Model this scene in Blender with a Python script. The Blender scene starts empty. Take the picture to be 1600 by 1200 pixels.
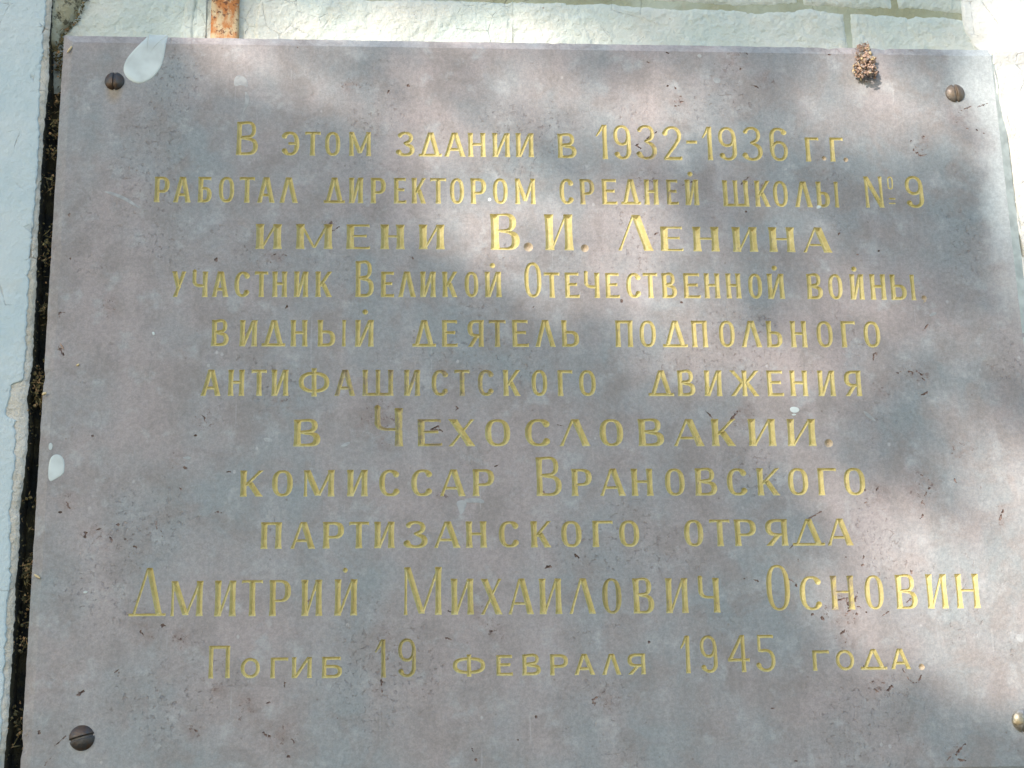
import bpy, math, random
import numpy as np
from mathutils import Vector, Matrix, noise

# ---------------------------------------------------------------- camera, sky, sun, exposure
sc = bpy.context.scene
cam_data = bpy.data.cameras.new('camera'); cam = bpy.data.objects.new('camera', cam_data)
sc.collection.objects.link(cam); sc.camera = cam
cam_data.sensor_width = 36.0; cam_data.lens = 36.0*2700/1600; cam_data.clip_start = 0.02; cam_data.clip_end = 500
_R = Matrix(((0.9970900, -0.0006288, -0.0762307), (-0.0730878, -0.2921675, -0.9535703), (-0.0216725, 0.9563670, -0.2913632)))
cam.matrix_world = Matrix.Translation((-0.1153424, -1.1079007, -0.3341042)) @ _R.to_4x4()

SUN = Vector((-0.50, -0.72, 0.46)).normalized()          # from the wall towards the sun
elev = math.asin(SUN.z); azim = math.atan2(SUN.x, SUN.y)
world = bpy.data.worlds.new('World'); sc.world = world; world.use_nodes = True
wn = world.node_tree.nodes; wl = world.node_tree.links
sky = wn.new('ShaderNodeTexSky'); sky.sky_type = 'NISHITA'; sky.sun_disc = False
sky.sun_elevation = elev; sky.sun_rotation = azim; sky.air_density = 1.0; sky.dust_density = 0.6; sky.ozone_density = 1.0
wl.new(sky.outputs[0], wn['Background'].inputs[0]); wn['Background'].inputs[1].default_value = 0.15
sd = bpy.data.lights.new('sun', 'SUN'); sun = bpy.data.objects.new('sun', sd); sc.collection.objects.link(sun)
sd.energy = 3.7; sd.angle = math.radians(0.55); sd.color = (1.0, 0.845, 0.76)
sun.rotation_euler = SUN.to_track_quat('Z', 'Y').to_euler()
sc.view_settings.view_transform = 'Standard'; sc.view_settings.look = 'None'
sc.view_settings.exposure = 0.97; sc.view_settings.gamma = 1.0
sc.render.filter_size = 2.1

rng = np.random.default_rng(7); random.seed(7)
COL = sc.collection
W_Y = 0.018                                              # the plane of the brick wall behind the plaque (plaque face is y = 0)

# ---------------------------------------------------------------- the inscription and marks, in millimetres on the plaque face
# (character, cutting style, x, z of the base, width, height[, dot x, dot z][, 'w' worn paint / 'o' darkened paint])
LETTERS = [
 ('В', 'a', -214.9, 169.9, 15.0, 25.3), ('Э', 'a', -182.7, 170.0, 11.5, 18.2), ('Т', 'a', -167.6, 170.0, 10.8, 18.3), ('О', 'a', -153.5, 170.0, 10.6, 18.3), ('М', 'a', -137.1, 170.1, 15.8, 18.4), ('З', 'a', -103.4, 170.3, 12.1, 18.4),
 ('Д', 'a', -88.5, 170.4, 16.3, 18.4), ('А', 'a', -70.6, 170.5, 15.0, 18.4), ('Н', 'a', -54.0, 170.5, 12.6, 18.4), ('И', 'a', -36.9, 170.6, 12.6, 18.4), ('И', 'a', -20.5, 170.7, 12.9, 18.4), ('В', 'a', 9.1, 170.2, 13.4, 18.8),
 ('1', 'a', 36.4, 169.8, 8.2, 26.5), ('9', 'a', 49.1, 169.7, 12.3, 26.5), ('3', 'a', 66.0, 169.7, 13.7, 26.4, 'w'), ('2', 'a', 84.2, 169.7, 13.3, 26.2), ('-', 'a', 100.8, 182.2, 7.8, 3.0), ('1', 'a', 112.2, 169.8, 7.3, 26.0),
 ('9', 'a', 124.1, 169.7, 12.9, 26.0), ('3', 'a', 141.6, 169.7, 13.8, 26.0), ('6', 'a', 160.5, 169.7, 12.9, 26.0), ('Г', 'a', 186.1, 169.6, 10.2, 18.8), ('.', 'a', 197.6, 170.5, 3.2, 3.5), ('Г', 'a', 203.7, 169.8, 10.0, 18.7),
 ('.', 'a', 213.3, 169.6, 3.2, 3.5), ('Р', 'a', -269.6, 134.2, 10.4, 19.0), ('А', 'a', -256.6, 134.2, 12.1, 19.0), ('Б', 'a', -240.1, 134.3, 9.6, 19.0), ('О', 'a', -225.7, 134.4, 10.5, 19.1), ('Т', 'a', -211.8, 134.4, 10.5, 19.1),
 ('А', 'a', -199.6, 134.5, 12.2, 19.1), ('Л', 'a', -184.3, 134.5, 12.7, 19.1), ('Д', 'a', -154.0, 134.6, 14.5, 19.2), ('И', 'a', -136.9, 134.7, 10.1, 19.2), ('Р', 'a', -121.9, 134.7, 10.6, 19.2), ('Е', 'a', -106.0, 134.8, 8.8, 19.2),
 ('К', 'a', -93.6, 134.9, 10.2, 19.2), ('Т', 'a', -80.7, 134.9, 11.1, 19.2), ('О', 'a', -67.0, 134.9, 9.8, 19.3), ('Р', 'a', -52.7, 135.0, 11.1, 19.3), ('О', 'a', -37.1, 135.1, 10.3, 19.3), ('М', 'a', -21.9, 135.1, 14.8, 19.3),
 ('С', 'a', 9.4, 135.3, 9.9, 19.2), ('Р', 'a', 23.8, 135.3, 10.4, 19.2, 'w'), ('Е', 'a', 39.1, 135.4, 10.8, 19.2), ('Д', 'a', 52.6, 135.5, 14.0, 19.2), ('Н', 'a', 68.9, 135.5, 10.4, 19.1), ('Е', 'a', 84.7, 135.6, 8.6, 19.1, 'w'),
 ('Й', 'a', 97.9, 135.4, 10.0, 19.4, 102.2, 159.1), ('Ш', 'a', 124.7, 134.7, 18.7, 19.9), ('К', 'a', 147.5, 134.7, 11.0, 19.8), ('О', 'a', 160.7, 134.7, 10.5, 19.8), ('Л', 'a', 175.8, 134.6, 12.8, 19.7), ('Ь', 'a', 191.4, 134.6, 9.7, 19.7),
 ('I', 'a', 204.3, 134.6, 3.2, 19.7), ('N', 'a', 226.1, 134.7, 14.3, 23.9), ('o', 'a', 243.3, 148.8, 4.2, 9.9), ('-', 'a', 243.7, 140.9, 4.6, 1.5), ('-', 'a', 243.4, 137.5, 4.6, 1.2), ('9', 'a', 256.1, 134.8, 13.0, 24.5),
 ('И', 'b', -200.1, 100.5, 18.0, 18.3), ('М', 'b', -172.8, 100.7, 25.2, 18.3), ('Е', 'b', -138.8, 100.8, 16.6, 18.2), ('Н', 'b', -115.2, 100.9, 16.9, 18.2), ('И', 'b', -88.9, 101.1, 18.0, 18.2), ('В', 'b', -39.5, 101.0, 20.4, 26.6),
 ('.', 'b', -16.2, 99.9, 5.8, 6.6), ('И', 'b', -1.7, 101.0, 20.0, 26.7), ('.', 'b', 23.3, 99.7, 4.9, 5.7), ('Л', 'b', 49.1, 101.0, 24.7, 26.7), ('Е', 'b', 78.5, 100.9, 16.2, 18.3), ('Н', 'b', 101.5, 100.8, 18.9, 18.4),
 ('И', 'b', 129.4, 100.7, 18.1, 18.5), ('Н', 'b', 155.2, 100.7, 18.6, 18.6), ('А', 'b', 179.3, 100.5, 20.7, 18.9), ('У', 'a', -255.7, 65.5, 10.0, 18.4), ('Ч', 'a', -242.2, 65.5, 11.1, 18.4), ('А', 'a', -228.5, 65.6, 11.3, 18.4),
 ('С', 'a', -213.6, 65.6, 10.3, 18.4), ('Т', 'a', -199.8, 65.7, 9.0, 18.4), ('Н', 'a', -188.2, 65.7, 10.3, 18.5), ('И', 'a', -173.6, 65.8, 9.9, 18.5), ('К', 'a', -159.1, 65.9, 11.4, 18.5), ('В', 'a', -132.1, 66.0, 12.6, 26.1),
 ('Е', 'a', -115.0, 66.0, 9.3, 18.5), ('Л', 'a', -103.0, 66.1, 12.2, 18.6), ('И', 'a', -88.2, 66.1, 10.9, 18.6), ('К', 'a', -73.0, 66.2, 10.5, 18.6), ('О', 'a', -57.7, 66.2, 9.4, 18.6), ('Й', 'a', -43.9, 66.3, 11.6, 18.6, -38.4, 89.4),
 ('О', 'a', -16.6, 66.2, 11.7, 25.7), ('Т', 'a', -3.2, 66.1, 11.0, 18.5), ('Е', 'a', 10.9, 66.1, 10.2, 18.5), ('Ч', 'a', 23.7, 66.1, 11.5, 18.5), ('Е', 'a', 38.9, 66.1, 10.0, 18.4), ('С', 'a', 53.4, 66.2, 10.2, 18.4),
 ('Т', 'a', 65.3, 66.2, 10.2, 18.4), ('В', 'a', 78.2, 66.2, 10.5, 18.4), ('Е', 'a', 93.2, 66.2, 11.8, 18.4), ('Н', 'a', 107.7, 66.2, 11.2, 18.4), ('Н', 'a', 122.9, 66.2, 10.8, 18.4), ('О', 'a', 138.6, 66.1, 9.7, 18.5),
 ('Й', 'a', 152.0, 66.0, 12.1, 18.6, 157.7, 88.7), ('В', 'a', 179.5, 65.9, 11.3, 18.7), ('О', 'a', 194.8, 65.8, 10.0, 18.7), ('Й', 'a', 210.0, 65.7, 10.2, 18.8, 214.0, 88.3), ('Н', 'a', 224.3, 65.7, 11.4, 18.9), ('Ь', 'a', 238.8, 65.6, 11.4, 18.9),
 ('I', 'a', 253.1, 65.5, 3.4, 19.0), (',', 'a', 260.3, 63.7, 3.6, 5.2), ('В', 'a', -228.0, 30.7, 11.7, 18.6), ('И', 'a', -209.3, 30.6, 11.9, 18.6), ('Д', 'a', -194.4, 30.6, 15.8, 18.7), ('Н', 'a', -175.2, 30.6, 11.5, 18.8),
 ('Ь', 'a', -157.2, 30.6, 12.0, 18.9), ('I', 'a', -141.0, 30.6, 2.8, 18.9), ('Й', 'a', -132.2, 30.6, 12.7, 19.0, -125.3, 55.3), ('Д', 'a', -93.6, 30.6, 16.0, 19.1), ('Е', 'a', -73.8, 30.6, 10.8, 19.1), ('Я', 'a', -56.4, 30.6, 11.3, 19.2),
 ('Т', 'a', -41.7, 30.6, 11.5, 19.2, 'w'), ('Е', 'a', -26.0, 30.7, 11.3, 19.3), ('Л', 'a', -10.3, 30.7, 14.0, 19.3), ('Ь', 'a', 7.8, 30.7, 12.0, 19.2), ('П', 'a', 44.4, 30.7, 12.3, 19.2), ('О', 'a', 61.2, 30.7, 11.2, 19.2),
 ('Д', 'a', 77.0, 30.7, 17.2, 19.2), ('П', 'a', 97.1, 30.7, 11.3, 19.2), ('О', 'a', 116.0, 30.8, 10.9, 19.2), ('Л', 'a', 131.3, 30.8, 14.5, 19.2), ('Ь', 'a', 148.9, 30.8, 11.1, 19.1), ('Н', 'a', 165.8, 30.8, 11.6, 19.1),
 ('О', 'a', 184.1, 30.8, 11.2, 19.1), ('Г', 'a', 201.1, 30.8, 10.3, 19.1), ('О', 'a', 217.1, 30.8, 11.5, 19.1), ('А', 'a', -233.7, -4.0, 13.2, 18.3), ('Н', 'a', -216.0, -4.0, 11.0, 18.3), ('Т', 'a', -200.4, -4.0, 10.1, 18.3),
 ('И', 'a', -187.3, -4.0, 11.4, 18.3), ('Ф', 'a', -169.2, -4.0, 20.4, 18.3), ('А', 'a', -145.6, -4.0, 14.0, 18.3, 'w'), ('Ш', 'a', -127.1, -4.0, 20.9, 18.3, 'w'), ('И', 'a', -99.4, -4.0, 11.1, 18.3, 'w'), ('С', 'a', -81.0, -4.0, 11.2, 18.3, 'w'),
 ('Т', 'a', -65.5, -4.0, 10.3, 18.3, 'w'), ('С', 'a', -50.0, -4.0, 10.8, 18.3, 'w'), ('К', 'a', -32.8, -4.0, 11.7, 18.3), ('О', 'a', -13.6, -4.0, 10.6, 18.3), ('Г', 'a', 3.9, -4.1, 10.4, 18.3), ('О', 'a', 18.7, -4.1, 11.3, 18.3),
 ('Д', 'a', 65.5, -4.1, 17.5, 18.3), ('В', 'a', 85.4, -4.1, 12.3, 18.3), ('И', 'a', 103.8, -4.1, 12.3, 18.3), ('Ж', 'a', 121.4, -4.1, 20.3, 18.3), ('Е', 'a', 147.0, -4.1, 11.5, 18.3), ('Н', 'a', 162.9, -4.1, 12.4, 18.3),
 ('И', 'a', 182.2, -4.1, 12.2, 18.3), ('Я', 'a', 200.6, -4.1, 12.0, 18.3), ('В', 'd', -172.4, -38.7, 17.9, 18.4), ('Ч', 'd', -119.8, -38.8, 19.9, 26.4, 'w'), ('Е', 'd', -90.6, -38.8, 16.4, 18.6, 'w'), ('Х', 'd', -69.8, -38.8, 17.7, 18.6),
 ('О', 'd', -45.5, -38.9, 16.9, 18.7), ('С', 'd', -19.0, -38.9, 17.2, 18.7), ('Л', 'd', 4.2, -38.9, 20.7, 18.7), ('О', 'd', 31.3, -39.0, 16.0, 18.8), ('В', 'd', 57.2, -39.0, 17.5, 18.8), ('А', 'd', 81.1, -39.1, 20.9, 18.9),
 ('К', 'd', 106.7, -39.1, 16.6, 18.9), ('И', 'd', 132.0, -39.1, 19.0, 19.0), ('И', 'd', 158.5, -39.2, 19.8, 19.0), ('.', 'd', 184.5, -40.1, 4.2, 5.8), ('К', 'c', -206.4, -72.5, 14.9, 17.6), ('О', 'c', -185.6, -72.5, 13.5, 17.7),
 ('М', 'c', -165.1, -72.6, 20.2, 17.8), ('И', 'c', -136.9, -72.6, 13.8, 17.9), ('С', 'c', -115.8, -72.7, 13.6, 18.0), ('С', 'c', -95.0, -72.7, 14.1, 18.1), ('А', 'c', -76.0, -72.8, 17.1, 18.2), ('Р', 'c', -54.5, -72.8, 14.4, 18.3),
 ('В', 'c', -12.2, -72.9, 17.0, 26.4), ('Р', 'c', 11.1, -73.0, 13.7, 18.5), ('А', 'c', 30.1, -73.0, 17.3, 18.6), ('Н', 'c', 51.1, -73.1, 14.8, 18.6), ('О', 'c', 73.8, -73.1, 13.3, 18.6), ('В', 'c', 93.8, -73.1, 14.9, 18.7),
 ('С', 'c', 115.4, -73.2, 13.8, 18.7), ('К', 'c', 135.8, -73.2, 15.4, 18.8), ('О', 'c', 156.8, -73.2, 13.7, 18.8), ('Г', 'c', 177.0, -73.3, 13.1, 18.8), ('О', 'c', 195.1, -73.3, 14.4, 18.9), ('П', 'c', -192.4, -107.2, 13.8, 17.6),
 ('А', 'c', -173.1, -107.2, 16.1, 17.6), ('Р', 'c', -152.4, -107.2, 13.9, 17.6), ('Т', 'c', -135.4, -107.2, 12.9, 17.6), ('И', 'c', -119.1, -107.2, 13.5, 17.6), ('З', 'c', -98.9, -107.3, 14.6, 17.6), ('А', 'c', -80.1, -107.3, 17.3, 17.6),
 ('Н', 'c', -59.4, -107.3, 14.0, 17.6), ('С', 'c', -37.8, -107.3, 13.4, 17.6), ('К', 'c', -16.8, -107.4, 13.5, 17.6), ('О', 'c', 3.4, -107.4, 13.5, 17.6), ('Г', 'c', 23.7, -107.4, 13.8, 17.6), ('О', 'c', 41.7, -107.4, 13.4, 17.7),
 ('О', 'c', 84.9, -107.4, 12.8, 17.9), ('Т', 'c', 102.0, -107.4, 13.7, 18.0), ('Р', 'c', 118.5, -107.4, 14.8, 18.0), ('Я', 'c', 139.3, -107.4, 15.1, 18.1), ('Д', 'c', 157.2, -107.4, 21.8, 18.2), ('А', 'c', 180.7, -107.4, 17.5, 18.3),
 ('Д', 'e', -274.7, -150.1, 23.4, 31.1), ('М', 'e', -248.3, -150.4, 20.4, 22.7), ('И', 'e', -220.8, -150.7, 13.8, 23.1), ('Т', 'e', -203.4, -150.8, 13.4, 23.3), ('Р', 'e', -186.1, -150.9, 13.9, 23.4), ('И', 'e', -165.5, -151.0, 13.5, 23.5),
 ('Й', 'e', -144.6, -151.0, 14.8, 23.6, -137.6, -121.5), ('М', 'e', -99.9, -151.1, 24.4, 31.3), ('И', 'e', -69.5, -151.1, 14.9, 23.5), ('Х', 'e', -50.3, -151.2, 14.1, 23.4), ('А', 'e', -32.4, -151.2, 16.6, 23.4), ('И', 'e', -12.2, -151.3, 14.8, 23.3),
 ('Л', 'e', 7.2, -151.3, 17.4, 23.3), ('О', 'e', 29.0, -151.4, 12.6, 23.2, 'o'), ('В', 'e', 49.1, -151.4, 13.9, 23.1), ('И', 'e', 70.4, -151.4, 15.0, 23.0), ('Ч', 'e', 91.5, -151.3, 14.8, 22.9), ('О', 'e', 137.6, -150.4, 15.6, 30.3),
 ('С', 'e', 159.3, -150.3, 14.9, 22.5), ('Н', 'e', 180.2, -150.2, 15.8, 22.6, 'w'), ('О', 'e', 202.9, -150.2, 12.7, 22.7), ('В', 'e', 223.6, -150.1, 14.4, 22.8), ('И', 'e', 244.5, -150.0, 14.2, 22.9), ('Н', 'e', 264.2, -150.0, 16.0, 23.0),
 ('П', 'f', -223.3, -190.0, 13.6, 20.6), ('О', 'f', -203.1, -190.2, 12.1, 12.9), ('Г', 'f', -184.6, -190.4, 11.3, 13.1), ('И', 'f', -171.1, -190.5, 12.9, 13.3), ('Б', 'f', -152.1, -190.7, 12.9, 13.5), ('1', 'f', -118.3, -190.9, 6.9, 24.4, 'o'),
 ('9', 'f', -103.7, -190.8, 11.4, 24.8, 'o'), ('Ф', 'f', -68.8, -190.7, 20.7, 13.2), ('Е', 'f', -41.1, -190.6, 10.7, 13.3), ('В', 'f', -24.5, -190.6, 12.1, 13.5), ('Р', 'f', -6.6, -190.7, 11.8, 13.5), ('А', 'f', 9.1, -190.7, 13.6, 13.5),
 ('Л', 'f', 27.1, -190.8, 12.4, 13.5), ('Я', 'f', 43.7, -190.8, 11.8, 13.5), ('1', 'f', 78.3, -190.5, 6.3, 24.4), ('9', 'f', 91.5, -190.4, 11.1, 24.3), ('4', 'f', 108.9, -190.2, 14.7, 24.1), ('5', 'f', 128.7, -190.1, 11.8, 23.9),
 ('Г', 'f', 164.6, -189.9, 11.4, 13.3), ('О', 'f', 180.2, -189.8, 12.1, 13.3), ('Д', 'f', 196.3, -189.6, 17.6, 13.4), ('А', 'f', 216.3, -189.5, 13.4, 13.5), ('.', 'f', 235.0, -190.2, 3.4, 4.1),
]
CHIPS = [
 (-139.6, 231.0, -130.6, 222.7, 0.57), (-130.6, 222.7, -125.2, 224.7, 0.44), (-109.4, 221.5, -109.9, 218.5, 1.76), (-95.4, 224.7, -95.4, 224.7, 2.2), (90.1, 228.0, 88.6, 226.0, 1.32), (95.6, 226.6, 95.1, 225.6, 2.2),
 (99.8, 219.6, 97.5, 219.0, 1.32), (93.0, 210.9, 97.6, 212.5, 1.32), (97.7, 214.5, 101.5, 215.6, 1.32), (-181.3, 256.4, -173.1, 254.5, 2.2), (208.2, 255.9, 211.3, 253.9, 2.2), (145.6, 255.9, 149.2, 252.9, 1.32),
 (142.4, 241.0, 143.8, 241.5, 1.76), (151.0, 229.4, 155.5, 227.0, 1.32), (302.0, 210.8, 310.9, 214.5, 1.1), (315.5, 214.1, 324.4, 217.3, 1.1), (305.3, 197.2, 306.7, 196.7, 1.32), (312.3, 196.3, 313.2, 195.8, 1.98),
 (317.7, 193.4, 318.1, 193.4, 1.32), (263.0, 186.6, 263.5, 187.2, 1.76), (273.2, 190.8, 274.5, 189.8, 1.76), (275.4, 184.3, 275.2, 182.3, 1.32), (264.3, 180.2, 269.0, 175.2, 1.54), (269.0, 175.2, 273.7, 175.8, 1.32),
 (101.8, 160.0, 101.8, 159.0, 1.76), (73.4, 186.3, 79.6, 191.3, 1.98), (65.9, 181.2, 67.6, 178.3, 2.2), (95.9, 150.2, 105.1, 153.7, 1.32), (138.3, 152.1, 144.1, 157.1, 1.76), (140.2, 131.2, 140.7, 130.7, 1.32),
 (-147.7, 121.1, -149.8, 118.7, 2.2), (-148.0, 114.4, -143.2, 116.8, 1.76), (-182.1, 96.4, -178.7, 95.0, 1.32), (-188.6, 95.4, -185.6, 97.3, 0.88), (-94.2, 96.0, -92.9, 94.2, 1.76), (-226.5, 92.8, -226.0, 92.4, 2.64),
 (-178.5, 59.0, -177.2, 58.5, 2.2), (-326.0, 124.7, -325.5, 124.2, 1.76), (-323.5, 93.1, -323.4, 92.6, 1.32), (-300.8, 62.5, -298.4, 57.5, 0.7), (-298.4, 57.5, -292.0, 56.2, 0.7), (-328.8, 50.2, -328.6, 53.8, 1.76),
 (-328.6, 53.8, -325.2, 54.3, 0.88), (-328.1, 29.5, -324.0, 23.3, 1.76), (73.7, 112.4, 78.3, 114.8, 1.32), (206.6, 115.8, 205.1, 113.9, 1.32), (217.2, 99.6, 217.6, 99.1, 1.76), (232.4, 101.6, 233.4, 102.5, 1.32),
 (50.3, 64.6, 50.6, 63.2, 2.2), (91.0, 63.4, 91.8, 62.5, 1.98), (-11.1, 59.2, -9.3, 61.1, 0.88), (222.5, 21.6, 222.9, 26.2, 1.1), (222.9, 26.2, 225.6, 27.1, 1.32), (225.6, 27.1, 224.5, 24.3, 0.88),
 (260.0, 44.4, 263.6, 48.2, 1.54), (246.4, 13.8, 249.8, 11.9, 1.32), (251.8, 13.8, 255.1, 11.0, 1.54), (255.0, 9.2, 257.0, 7.4, 1.32), (237.3, 12.4, 241.0, 13.3, 1.1), (253.8, -3.2, 259.9, 0.0, 1.54),
 (249.6, -0.4, 252.0, -3.2, 0.88), (-82.1, -27.6, -76.1, -24.6, 1.76), (-76.1, -24.6, -74.4, -29.4, 1.32), (-80.4, -27.6, -75.3, -27.6, 1.32), (-64.8, -10.8, -63.2, -12.6, 1.1), (-63.2, -12.6, -64.9, -13.9, 1.1),
 (2.7, -24.2, 6.9, -25.1, 1.54), (102.8, -13.6, 108.2, -19.9, 1.1), (117.5, -24.4, 124.5, -16.3, 1.54), (124.5, -16.3, 126.0, -14.5, 1.76), (-39.1, -52.3, -36.5, -51.5, 1.1), (-317.5, -75.8, -315.3, -80.0, 1.76),
 (-320.9, -82.1, -319.2, -83.4, 1.76), (-304.3, -95.6, -303.3, -99.4, 2.2), (-297.5, -94.4, -294.3, -93.2, 1.32), (-288.4, -99.1, -286.6, -101.6, 1.76), (-278.6, -100.0, -276.9, -101.7, 1.76), (-272.7, -105.1, -271.0, -105.9, 1.76),
 (-284.3, -90.7, -282.6, -90.7, 1.76), (-303.4, -30.8, -302.2, -31.7, 1.76), (-236.4, -30.5, -235.9, -31.3, 2.2), (-233.5, -15.6, -228.2, -24.4, 0.88), (-242.7, -52.6, -241.0, -53.4, 1.76), (-216.5, -56.1, -212.0, -55.7, 1.1),
 (-334.5, -76.9, -332.5, -76.1, 2.64), (-221.2, -82.6, -218.7, -83.0, 1.76), (-259.1, -87.9, -258.9, -93.4, 1.1), (-245.5, -66.3, -244.2, -67.6, 1.32), (168.4, -89.4, 174.3, -86.4, 1.1), (174.3, -86.4, 178.3, -84.2, 0.88),
 (270.3, -63.1, 271.9, -64.8, 2.64), (248.6, -59.9, 249.4, -60.3, 1.76), (251.6, -70.1, 253.9, -68.3, 1.54), (249.5, -74.0, 250.5, -71.8, 1.32), (246.9, -77.5, 249.6, -81.5, 1.1), (245.4, -88.9, 247.4, -86.7, 1.76),
 (298.7, -91.0, 302.6, -84.0, 1.76), (217.1, -68.6, 217.9, -69.5, 2.2), (208.7, -69.0, 209.1, -69.9, 2.2), (207.9, -78.7, 208.9, -77.8, 1.76), (203.7, -114.3, 204.3, -117.7, 1.54), (202.3, -121.1, 204.9, -120.3, 1.76),
 (192.4, -115.0, 192.4, -115.5, 1.32), (159.4, -118.7, 160.1, -115.7, 1.1), (235.2, -124.4, 235.5, -125.7, 1.98), (155.4, -109.2, 157.7, -106.2, 1.1), (181.5, -144.4, 190.2, -142.8, 1.32), (190.2, -142.8, 192.2, -150.4, 1.76),
 (192.2, -150.4, 198.2, -139.4, 1.98), (188.4, -154.1, 192.2, -150.4, 1.76), (193.3, -147.0, 199.5, -149.2, 1.32), (173.0, -155.3, 174.2, -156.1, 2.2), (166.0, -152.7, 167.2, -153.5, 2.2), (196.3, -152.1, 196.2, -153.4, 1.76),
 (202.3, -151.7, 202.7, -152.6, 1.54), (194.3, -155.9, 194.7, -156.3, 1.32), (212.3, -155.2, 219.5, -150.6, 0.88), (231.2, -145.2, 233.1, -143.6, 1.76), (157.1, -133.6, 157.9, -134.4, 1.76), (161.2, -136.6, 161.6, -137.0, 2.2),
 (185.0, -165.9, 187.2, -164.2, 1.76), (187.1, -171.3, 187.5, -171.7, 1.32), (151.8, -129.7, 157.2, -132.7, 1.32), (224.3, -188.8, 225.3, -192.1, 1.32), (226.3, -194.6, 229.4, -198.0, 1.14), (229.4, -198.0, 233.6, -198.0, 1.14),
 (233.6, -198.0, 236.2, -193.1, 1.14), (212.4, -203.1, 217.0, -199.5, 2.2), (201.9, -197.6, 204.5, -196.8, 1.32), (204.0, -202.6, 206.5, -203.5, 1.54), (209.5, -198.1, 211.1, -198.6, 1.32), (254.2, -244.1, 260.3, -238.1, 1.98),
 (255.6, -247.3, 259.3, -248.2, 1.76), (247.9, -248.0, 251.1, -245.2, 0.88), (-114.6, -192.1, -113.8, -195.3, 2.64), (-113.4, -197.7, -113.4, -201.0, 1.32), (-175.6, -191.3, -175.1, -195.8, 1.32), (-142.0, -215.4, -141.6, -215.8, 1.32),
 (-16.9, -215.9, -16.1, -217.1, 1.76), (19.9, -206.7, 23.2, -205.2, 1.32), (20.7, -207.6, 21.4, -209.2, 1.76), (58.3, -169.9, 58.3, -170.4, 1.54), (-303.5, -199.3, -300.2, -196.2, 2.42), (-253.3, -156.0, -252.1, -156.0, 2.2),
 (-266.4, -159.1, -264.7, -162.4, 1.32), (-244.6, -163.4, -238.9, -166.3, 1.32), (-316.4, -230.6, -309.7, -224.4, 0.79), (-322.3, -242.9, -318.0, -237.2, 0.88), (-230.3, -221.7, -228.7, -222.9, 1.32), (-55.2, -242.9, -54.8, -243.3, 1.98),
 (-57.9, -235.3, -56.3, -238.1, 1.32), (-174.1, -236.7, -172.9, -237.9, 1.76), (-325.9, -221.5, -326.6, -222.6, 2.2), (11.9, -112.1, 14.3, -113.8, 2.64), (-7.7, -120.8, -4.8, -120.4, 2.64), (-8.0, -69.8, -6.8, -70.7, 1.32),
 (-281.3, -185.2, -279.0, -183.6, 0.88), (-279.6, -188.0, -279.3, -185.2, 0.88), (-71.5, -148.7, -66.5, -150.0, 1.32), (-44.8, -161.4, -42.0, -163.5, 1.32), (-72.9, -166.1, -69.2, -166.9, 1.32), (-161.8, -141.7, -157.7, -140.1, 1.76),
 (-139.3, -141.1, -137.2, -144.0, 1.32), (135.6, -214.0, 138.5, -213.2, 1.32), (198.5, -187.3, 199.3, -188.1, 1.32), (129.6, -129.5, 132.1, -131.2, 1.32), (122.0, -129.5, 124.6, -128.6, 1.32), (-186.6, -205.6, -183.4, -205.7, 1.32),
 (-188.6, -224.2, -184.6, -226.7, 2.2), (-173.3, -238.3, -171.6, -239.5, 1.76), (-170.6, -228.5, -168.6, -230.5, 1.32), (144.9, -242.4, 145.6, -243.2, 1.76), (147.8, -247.2, 149.9, -247.3, 2.2), (-29.4, -230.5, -27.8, -231.0, 1.76),
 (-254.6, -99.3, -257.0, -90.9, 0.7), (152.9, 150.8, 153.9, 152.7, 1.32), (75.2, 246.5, 77.0, 245.6, 1.32), (89.5, 253.9, 92.3, 253.5, 1.32),
]
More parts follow.
